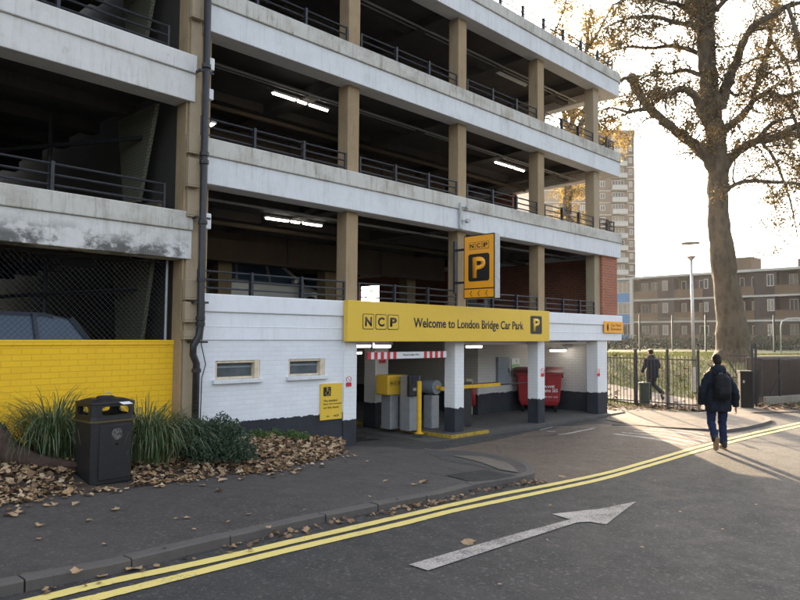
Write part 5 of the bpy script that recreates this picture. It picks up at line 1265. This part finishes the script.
limbs = [
 (tp([(734, 366), (733, 350), (731, 325), (727, 290), (722, 255), (718, 210), (718, 170), (716, 135), (710, 99), (707, 60), (704, 30)], 0, 0), [r*px for r in (24, 18, 14, 12.5, 11.8, 10, 10.5, 9.2, 10, 9.5, 8)]),
 (tp([(704, 34), (698, 12), (695, -10), (690, -60), (680, -120)], 0, -1), [r*px for r in (6.5, 5.5, 5, 4, 2)]),
 (tp([(705, 36), (709, 10), (712, -15), (716, -70), (725, -140)], 0, 1), [r*px for r in (7.5, 6.5, 5.5, 4, 2)]),
 (tp([(716, 172), (706, 157), (689, 141), (668, 124.5), (647, 106), (636, 88), (631, 76)], 0, -2.4), [r*px for r in (6.4, 5.6, 4.8, 4.2, 3.9, 3.9, 4.2)]),
 (tp([(650, 109), (638, 110), (627, 112), (612, 108), (596, 112)], -2.2, -3), [r*px for r in (2.4, 1.8, 1.6, 1, .5)]),
 (tp([(633, 84), (627, 78), (618, 80), (600, 70)], -2.4, -3), [r*px for r in (3, 1.8, 1.2, .5)]),
 (tp([(712, 130), (704, 117), (698, 102), (689, 91), (680, 89), (670, 93), (662, 97), (652, 104)], 0, -2), [r*px for r in (5, 4.5, 4, 3.5, 3.2, 2.6, 2, 1)]),
 (tp([(720, 135), (732, 124), (745, 112), (754, 100), (768, 93), (785, 96), (805, 90)], 0, 2), [r*px for r in (5, 4.2, 3.8, 3, 2.4, 2, 1)]),
 (tp([(752, 102), (757, 85), (766, 56), (771, 30), (776, 0), (782, -40)], 1.2, 2.4), [r*px for r in (2.8, 2.6, 2.6, 2.4, 2, 1)]),
 (tp([(720, 110), (726, 88), (731, 75), (739, 52), (752, 28), (770, 16), (788, 6), (815, 0)], 0, -1.5), [r*px for r in (6, 5.5, 5, 4, 3.4, 3, 2.6, 1.4)]),
 (tp([(722, 170), (728, 160), (741, 149), (757, 141), (776, 138), (790, 129), (806, 122), (840, 108)], 0, 2.5), [r*px for r in (6.5, 5.5, 4.8, 4.2, 4, 3.8, 3.4, 2)]),
 (tp([(756, 142), (768, 127), (780, 120), (795, 118)], .8, 0), [r*px for r in (2.6, 2.2, 1.6, .8)]),
 (tp([(704, 30), (690, 25), (674, 22), (656, 17), (630, 18), (606, 27)], 0, -2), [r*px for r in (3, 2.6, 2.4, 2, 1.4, .6)]),
 (tp([(706, 58), (692, 51), (672, 46), (650, 48), (628, 47), (606, 53)], 0, 2.4), [r*px for r in (2.8, 2.2, 2, 1.7, 1.2, .5)]),
 (tp([(724, 192), (734, 185), (748, 181), (773, 182), (800, 184), (830, 190)], 0, -2.5), [r*px for r in (2.6, 2.2, 2, 1.8, 1.4, .6)]),
 (tp([(788, 6), (795, 30), (800, 60), (812, 100)], -1.5, -3), [r*px for r in (2, 2, 1.6, 1)]),
 (tp([(782, 97), (795, 120), (803, 150), (812, 170)], 2, 1), [r*px for r in (1.8, 1.6, 1.4, .8)]),
 (tp([(770, 40), (785, 60), (792, 85), (790, 110)], 2, 3), [r*px for r in (2, 1.8, 1.3, .6)]),
 (tp([(760, 141), (775, 160), (790, 200), (798, 240)], .8, -1), [r*px for r in (2, 1.5, 1, .5)]),
 (tp([(727, 88), (738, 95), (752, 70), (765, 75)], 0, 2), [r*px for r in (2, 1.5, 1, .5)]),
 (tp([(700, 20), (680, 5), (664, 2), (640, -4), (612, 5)], 0, -3), [r*px for r in (3, 2.4, 1.8, 1.4, .6)]),
 (tp([(700, 75), (684, 70), (668, 74), (650, 68)], 0, 1), [r*px for r in (2.4, 1.8, 1.3, .5)]),
 (tp([(716, 10), (735, -10), (750, -20), (790, -30)], 0, 1), [r*px for r in (3, 2.4, 1.8, .6)]),
 (tp([(700, 10), (680, -10), (650, -20), (615, -12)], 0, 2), [r*px for r in (3, 2.4, 1.6, .6)]),
]
make_tree('plane_tree', 'huge plane tree with mottled trunk and thinning brown autumn leaves on the park lawn', base_p, limbs, 21, 95000, M['plane_leaf'], leaf_size=.105)
TZ = 3
YY = 40
def tq(lst): return [tuple(atY(x, y, YY+d)) for x, y, d in lst]
base_p = atY(566, 345, YY); base_p.z = .9
px = YY/670
limbs = [([tuple(base_p)]+tq([(566, 260, 0), (568, 180, 0), (572, 120, 0)]), [r*px for r in (7, 5, 4, 3)]),
 (tq([(570, 150, 0), (585, 115, -1), (600, 90, -1), (612, 70, -2)]), [r*px for r in (3, 2.4, 1.5, .6)]), (tq([(570, 140, 0), (560, 100, 1), (550, 70, 1), (545, 40, 1)]), [r*px for r in (3, 2.4, 1.5, .6)]),
 (tq([(572, 122, 0), (578, 85, 0), (586, 50, 0), (590, 15, 0)]), [r*px for r in (3, 2.2, 1.5, .6)]), (tq([(569, 160, 0), (590, 150, 1), (608, 135, 1), (622, 122, 0)]), [r*px for r in (2.4, 1.8, 1.2, .5)]), (tq([(586, 50, 0), (600, 30, 0), (612, 5, 1)]), [r*px for r in (1.6, 1.2, .5)]), (tq([(580, 80, 0), (596, 60, 1), (616, 48, 1)]), [r*px for r in (1.6, 1.2, .5)]), (tq([(560, 100, 0), (545, 60, 1), (560, 20, 1), (570, -10, 1)]), [r*px for r in (1.6, 1.2, .8, .5)]), (tq([(572, 120, 0), (596, 100, 1), (612, 95, 1)]), [r*px for r in (2, 1.2, .5)])]
make_tree('yellow_leaved_tree', 'slender tree with sparse golden yellow leaves seen through and above the car park end bays', base_p, limbs, 5, 26000, M['yellow_leaf'], leaf_size=.15)
# ---------------------------------------------------------------- people
def etube(b, pts, rx, ry, n=14, xax=Vector((1, 0, 0))):
    P_ = [Vector(p) for p in pts]; vs = []
    for i, p in enumerate(P_):
        t_ = (P_[min(i+1, len(P_)-1)]-P_[max(i-1, 0)]).normalized(); u = (xax-t_*xax.dot(t_)).normalized(); v = t_.cross(u)
        vs += [p+u*rx[i]*math.cos(2*math.pi*k/n)+v*ry[i]*math.sin(2*math.pi*k/n) for k in range(n)]
    m = len(P_); b.add(vs, [(i*n+k, i*n+(k+1) % n, (i+1)*n+(k+1) % n, (i+1)*n+k) for i in range(m-1) for k in range(n)]+[tuple(range(n))[::-1], tuple((m-1)*n+k for k in range(n))])
def ball(b, c_, rx, ry, rz_, n=12):
    pr = [(max(.001, math.sin(math.pi*k/8)), -math.cos(math.pi*k/8)) for k in range(9)]
    b.add([(c_[0]+rx*r*math.cos(2*math.pi*j/n), c_[1]+ry*r*math.sin(2*math.pi*j/n), c_[2]+rz_*z) for r, z in pr for j in range(n)],
          [(i*n+j, i*n+(j+1) % n, (i+1)*n+(j+1) % n, (i+1)*n+j) for i in range(8) for j in range(n)]+[tuple(range(n))[::-1], tuple(8*n+j for j in range(n))])
def fleshy(o, vox, sm_=4):
    m = o.modifiers.new('remesh', 'REMESH'); m.mode = 'VOXEL'; m.voxel_size = vox; m.use_smooth_shade = True
    if sm_: s_ = o.modifiers.new('smooth', 'SMOOTH'); s_.factor = .5; s_.iterations = sm_
    return o
M['skin'] = simple('skin', (.42, .26, .19), .5, 0, .06, 10); M['hair'] = simple('hair', (.018, .014, .012), .6, 0, .4, 60)
M['parka'] = simple('parka', (.014, .018, .026), .75, 0, .25, 12, .2); M['jeans'] = simple('jeans', (.020, .028, .065), .85, 0, .3, 30, .2); M['pack'] = simple('pack', (.012, .012, .014), .6, 0, .3, 20, .2); M['shoe'] = simple('shoe', (.03, .028, .03), .6); M['sole'] = simple('sole', (.30, .19, .10), .7); M['coat'] = simple('coat', (.020, .022, .032), .8, 0, .2, 14); M['trouser'] = simple('trouser', (.03, .03, .034), .85, 0, .2, 20); M['fur'] = simple('fur', (.38, .27, .15), .9, 0, .4, 50, .6)
def hand(b, wrist, dirn, side, s=1.0):
    d = Vector(dirn).normalized(); fw = Vector((0, 1, 0)); fw = (fw-d*fw.dot(d)).normalized(); pn = d.cross(fw)   # pn: palm normal
    w = Vector(wrist); etube(b, [w-d*.02, w+d*.03, w+d*.09], [.026, .038, .040], [.018, .017, .014], 10, fw)
    for k, (o_, l_) in enumerate(((.030, .066), (.010, .074), (-.010, .070), (-.029, .054))):
        p = w+d*.085+fw*o_*s; q = p+d*l_*.5; cv = pn*side*(-1); r = q+(d*.8+cv*.6).normalized()*l_*.5
        b.tube([p, q, r], [.0095, .009, .0075], 7)
    p = w+d*.03+fw*.032; b.tube([p, p+(d*.7+fw*.6).normalized()*.035, p+(d*.9+fw*.4).normalized()*.065], [.012, .011, .009], 7)
def head(b, c_, fy=1):                        # face towards +y
    x, y, z = c_; ball(b, (x, y, z+.02), .076, .096, .105, 18); ball(b, (x, y+.03*fy, z-.055), .055, .062, .062, 14)
    b.add([(x-.014, y+.085, z-.03), (x+.014, y+.085, z-.03), (x, y+.120, z-.025), (x, y+.088, z+.02)], [(0, 1, 2), (0, 2, 3), (2, 1, 3), (0, 3, 1)])
    for sg in (-1, 1):
        ball(b, (x+sg*.080, y-.005, z-.005), .010, .022, .032, 8); ball(b, (x+sg*.028, y+.082, z+.012), .013, .010, .008, 8); ball(b, (x+sg*.03, y+.084, z+.035), .022, .010, .006, 8)
    ball(b, (x, y+.088, z-.058), .024, .010, .009, 10); ball(b, (x, y+.075, z-.098), .022, .018, .016, 10)
def folds(o, scale, strength, seed=0):
    tx = bpy.data.textures.new('cloth_folds', 'CLOUDS'); tx.noise_scale = scale; tx.noise_depth = 3; d_ = o.modifiers.new('folds', 'DISPLACE'); d_.texture = tx; d_.strength = strength; d_.mid_level = .5; d_.texture_coords = 'LOCAL'
    return o
for k_ in ('parka', 'jeans', 'pack', 'coat', 'trouser', 'hair'): M[k_].node_tree.nodes['Principled BSDF'].inputs['Specular IOR Level'].default_value = .12
# man in the parka
PM = G(718.5, 449.5, 0); g = empty('person', 'man in black hooded parka and dark jeans walking away with a black backpack', 'person', PM, math.radians(-6))
LH, LK, LA, LT = (-.10, .0, .93), (-.115, .05, .52), (-.125, -.24, .19), (-.125, -.16, .035)
RH, RK, RA, RT = (.10, .0, .93), (.115, .10, .50), (.12, .06, .09), (.125, .25, .035)
LHd, RHd = (-.30, .07, .86), (.325, -.02, .83); LE, RE = (-.285, -.05, 1.13), (.30, -.08, 1.11); LS, RS = (-.19, 0, 1.45), (.19, 0, 1.45)
b = MB(); etube(b, [(0, 0, .90), (0, 0, 1.05), (0, .01, 1.2), (0, 0, 1.38), (0, 0, 1.50), (0, 0, 1.56)], [.16, .15, .155, .19, .15, .06], [.11, .10, .11, .115, .09, .06])
b.tube([(0, -.005, 1.5), (0, .01, 1.64)], [.062, .056], 12); head(b, (0, .03, 1.72))
for A_, B__, C__, D__ in ((LH, LK, LA, LT), (RH, RK, RA, RT)): b.tube([A_, B__, C__], [.085, .058, .042], 12); b.tube([C__, D__], [.045, .035], 8)
for A_, B__, C__, sd in ((LS, LE, LHd, -1), (RS, RE, RHd, 1)): b.tube([A_, B__, C__], [.055, .042, .028], 10); hand(b, C__, Vector(C__)-Vector(B__), sd)
fleshy(b.build('body', M['skin'], g), .0075, 2)
b = MB(); etube(b, [(0, 0, .80), (0, 0, .95), (0, 0, 1.1)], [.19, .18, .16], [.14, .13, .12])
for A_, B__, C__ in ((LH, LK, LA), (RH, RK, RA)):
    A_, B__, C__ = Vector(A_), Vector(B__), Vector(C__); b.tube([A_, A_.lerp(B__, .5), B__, B__.lerp(C__, .45), C__+Vector((0, 0, .0))], [.10, .09, .078, .074, .068], 14)
folds(fleshy(b.build('trousers', M['jeans'], g), .010, 5), .07, .030)
b = MB()      # parka, quilted hem, sleeves
etube(b, [(0, -.01, .74), (0, -.01, .80), (0, -.01, .95), (0, 0, 1.15), (0, -.01, 1.32), (0, -.01, 1.45), (0, 0, 1.54), (0, .01, 1.60)], [.235, .245, .245, .235, .25, .235, .15, .09], [.175, .18, .175, .16, .165, .15, .12, .09], 20)
for A_, B__, C__ in ((LS, LE, LHd), (RS, RE, RHd)):
    A_, B__, C__ = Vector(A_), Vector(B__), Vector(C__); A_ = A_+Vector((-.02 if A_.x > 0 else .02, 0, -.035)); b.tube([A_, A_.lerp(B__, .5), B__, B__.lerp(C__, .5), C__-(C__-B__)*.0], [.085, .086, .080, .072, .060], 14)
b.tube([(-.11, -.06, 1.53), (0, -.13, 1.50), (.11, -.06, 1.53)], [.06, .085, .06], 12); etube(b, [(0, -.09, 1.46), (0, -.10, 1.56), (0, -.08, 1.63)], [.11, .125, .10], [.06, .07, .05])
pk = folds(fleshy(b.build('parka', M['parka'], g), .011, 4), .10, .045)
b = MB(); b.tube([(-.115, -.05, 1.60), (-.135, .02, 1.64), (-.10, .09, 1.61)], [.032, .042, .025], 10); b.tube([(.115, -.05, 1.60), (.135, .02, 1.64), (.10, .09, 1.61)], [.032, .042, .025], 10); fleshy(b.build('hood_trim', M['fur'], pk), .01, 1)
b = MB(); ball(b, (0, .012, 1.76), .083, .100, .092, 18); ball(b, (0, -.035, 1.70), .076, .068, .088, 14)
o = b.build('hair', M['hair'], g); fleshy(o, .009, 1)
b = MB(); etube(b, [(0, -.25, .98), (0, -.27, 1.03), (0, -.275, 1.2), (0, -.26, 1.38), (0, -.23, 1.46)], [.12, .155, .165, .15, .09], [.06, .10, .11, .09, .05], 16); etube(b, [(0, -.36, 1.03), (0, -.375, 1.1), (0, -.365, 1.2)], [.11, .12, .10], [.03, .045, .03])
bp = fleshy(b.build('backpack', M['pack'], g), .012, 3)
for sg in (-1, 1): MB().tube([(sg*.10, -.20, 1.45), (sg*.12, -.05, 1.575), (sg*.14, .13, 1.48), (sg*.16, .17, 1.25), (sg*.17, .0, 1.05), (sg*.12, -.2, 1.02)], .02, 6).build('strap', M['pack'], bp)
MB().tube([(-.03, -.2, 1.46), (0, -.2, 1.50), (.03, -.2, 1.46)], .008, 6).build('handle', M['grey_metal'], bp)
# shoes: right flat on the ground, left heel lifted showing its pale sole
def shoe(parent, heel, toe, up, solemat):
    h, t_, u = Vector(heel), Vector(toe), Vector(up).normalized(); d = (t_-h).normalized(); sd = d.cross(u)
    b = MB(); L_ = (t_-h).length; outline = [(-.02, .028), (.03, .036), (.10, .034), (.18, .046), (.24, .045), (.285, .028), (.30, .0)]
    ring = [(a_*L_/.29, w_) for a_, w_ in outline]+[(a_*L_/.29, -w_) for a_, w_ in outline[-2::-1]]
    vs = [h+d*a_+sd*w_ for a_, w_ in ring]+[h+d*a_+sd*w_+u*.028 for a_, w_ in ring]; n = len(ring)
    b.add(vs, [tuple(range(n))[::-1], tuple(range(n, 2*n))]+[(i, (i+1) % n, n+(i+1) % n, n+i) for i in range(n)]); s_ = b
    q = MB(); q.tube([h+u*.07+d*.01, h+u*.075+d*.09, h+u*.055+d*.2, h+u*.042+d*.275], [.046, .046, .044, .026], 12); q.tube([h+u*.05+d*.035, h+u*.15+d*.035], [.045, .05], 12)
    sh = fleshy(q.build('shoe', M['shoe'], parent), .008, 2); s_.build('sole', solemat, sh)
shoe(g, (.12, -.01, .0), (.13, .28, .0), (0, 0, 1), M['sole']); shoe(g, (-.125, -.335, .245), (-.125, -.225, -.0+.012), (.0, .9, .42), M['sole'])
# second person behind the railings
y2 = 22.6; P = atY(652.5, 402, y2); P.z = terrain(P.x, P.y)+.03
g = empty('person', 'person in a dark jacket and flat cap walking on the park path behind the railings', 'person', P, math.radians(15))
LH, LK, LA = (-.09, 0, .88), (-.10, .06, .48), (-.10, .02, .08); RH, RK, RA = (.09, 0, .88), (.12, .10, .50), (.20, -.22, .26)
LS, LE, LHd = (-.18, .02, 1.38), (-.27, .04, 1.10), (-.25, .20, .90); RS, RE, RHd = (.18, .02, 1.38), (.25, -.02, 1.10), (.22, .16, .93)
b = MB(); etube(b, [(0, 0, .86), (0, 0, 1.0), (0, .01, 1.15), (0, .02, 1.3), (0, .03, 1.42), (0, .03, 1.47)], [.15, .14, .15, .18, .14, .06], [.1, .1, .1, .11, .09, .06]); b.tube([(0, .03, 1.4), (0, .06, 1.52)], [.058, .052], 10); head(b, (0, .08, 1.58))
for A_, B__, C__ in ((LH, LK, LA), (RH, RK, RA)): b.tube([A_, B__, C__], [.08, .055, .04], 10)
b.tube([LA, (-.10, .2, .04)], [.04, .03], 8); b.tube([RA, (.21, -.30, .12)], [.04, .03], 8)
for A_, B__, C__, sd in ((LS, LE, LHd, -1), (RS, RE, RHd, 1)): b.tube([A_, B__, C__], [.05, .04, .027], 10); hand(b, C__, Vector(C__)-Vector(B__), sd)
fleshy(b.build('body', M['skin'], g), .0085, 2)
b = MB(); etube(b, [(0, 0, .78), (0, 0, .95), (0, 0, 1.0)], [.17, .165, .15], [.13, .12, .11])
for A_, B__, C__ in ((LH, LK, LA), (RH, RK, RA)): b.tube([A_, Vector(A_).lerp(Vector(B__), .5), B__, C__], [.095, .085, .075, .065], 12)
folds(fleshy(b.build('trousers', M['trouser'], g), .012, 4), .07, .03)
b = MB(); etube(b, [(.01, 0, .74), (0, 0, .9), (0, .0, 1.08), (0, .02, 1.25), (0, .03, 1.38), (0, .04, 1.46), (0, .05, 1.50)], [.235, .215, .19, .215, .20, .12, .075], [.16, .15, .14, .145, .13, .10, .07], 18)
for A_, B__, C__ in ((LS, LE, LHd), (RS, RE, RHd)): b.tube([A_, B__, Vector(B__).lerp(Vector(C__), .92)], [.078, .064, .052], 12)
folds(fleshy(b.build('jacket', M['coat'], g), .012, 3), .09, .04)
b = MB(); ball(b, (0, .065, 1.635), .088, .108, .055, 16); ball(b, (0, .17, 1.62), .06, .05, .012, 12); fleshy(b.build('cap', M['hair'], g), .009, 1)
b = MB(); ball(b, (0, .05, 1.58), .08, .085, .06, 12); b.build('hair', M['hair'], g, smooth=True)
shoe(g, (-.10, -.05, .0), (-.10, .21, .0), (0, 0, 1), M['shoe']); shoe(g, (.20, -.30, .30), (.22, -.27, .02), (0, .95, .1), M['shoe'])
P = atY(644.5, 402, 21.9); P.z = terrain(P.x, P.y)
g = empty('park_bin', 'small dark green slatted bin on the path to the left of the capped walker', 'litter bin', P)
MB().lathe([(.15, 0), (.17, .05), (.17, .62), (.18, .66)], 14).build('body', M['green_steel'], g); MB().lathe([(.19, .661), (.19, .70), (.10, .72), (.001, .72)], 14).build('rim', M['green_steel'], g)
# ---------------------------------------------------------------- light
AZ, EL = math.radians(3.0), math.radians(13)
sd_ = bpy.data.lights.new('sun', 'SUN'); sd_.energy = 2.3; sd_.angle = math.radians(.53); sd_.color = (1, .74, .46); so = bpy.data.objects.new('sun', sd_); COL.objects.link(so)
so.rotation_euler = Vector((-math.sin(AZ)*math.cos(EL), -math.cos(AZ)*math.cos(EL), -math.sin(EL))).to_track_quat('-Z', 'Y').to_euler(); so.location = (0, 0, 30)
wd = bpy.data.worlds.new('World'); SC.world = wd; wd.use_nodes = True; nt = wd.node_tree
sk = nt.nodes.new('ShaderNodeTexSky'); sk.sky_type = 'NISHITA'; sk.sun_disc = False; sk.sun_elevation = EL; sk.sun_rotation = AZ; sk.dust_density = 7.0; sk.air_density = .9; sk.ozone_density = .6
bg = nt.nodes['Background']; hs = nt.nodes.new('ShaderNodeHueSaturation'); hs.inputs['Saturation'].default_value = .55; nt.links.new(sk.outputs[0], hs.inputs['Color']); nt.links.new(hs.outputs[0], bg.inputs['Color']); bg.inputs['Strength'].default_value = .13
SC.view_settings.view_transform = 'Standard'; SC.view_settings.look = 'None'; SC.view_settings.exposure = 2.78; SC.view_settings.gamma = 1
SC.view_settings.use_curve_mapping = False
SC.cycles.max_bounces = 5; SC.cycles.diffuse_bounces = 3; SC.cycles.transparent_max_bounces = 8
bpy.context.view_layer.update()
for ch in [o for o in COL.objects if o.parent == WING]:
    m_ = WING.matrix_local @ ch.matrix_local; ch.parent = BLD; ch.matrix_parent_inverse = Matrix.Identity(4); ch.matrix_local = m_
bpy.data.objects.remove(WING)

hz_ = MB().box(-350, 350, -124, 450, -12, 62).build('haze', bpy.data.materials.new('haze')); hz_['kind'] = 'stuff'
hm = hz_.data.materials[0]; hm.use_nodes = True; hn = hm.node_tree; hn.nodes.remove(hn.nodes['Principled BSDF'])
pv = hn.nodes.new('ShaderNodeVolumePrincipled'); pv.inputs['Color'].default_value = (.9, .9, .92, 1); pv.inputs['Density'].default_value = .00027; pv.inputs['Anisotropy'].default_value = .55
hn.links.new(pv.outputs[0], hn.nodes['Material Output'].inputs['Volume'])
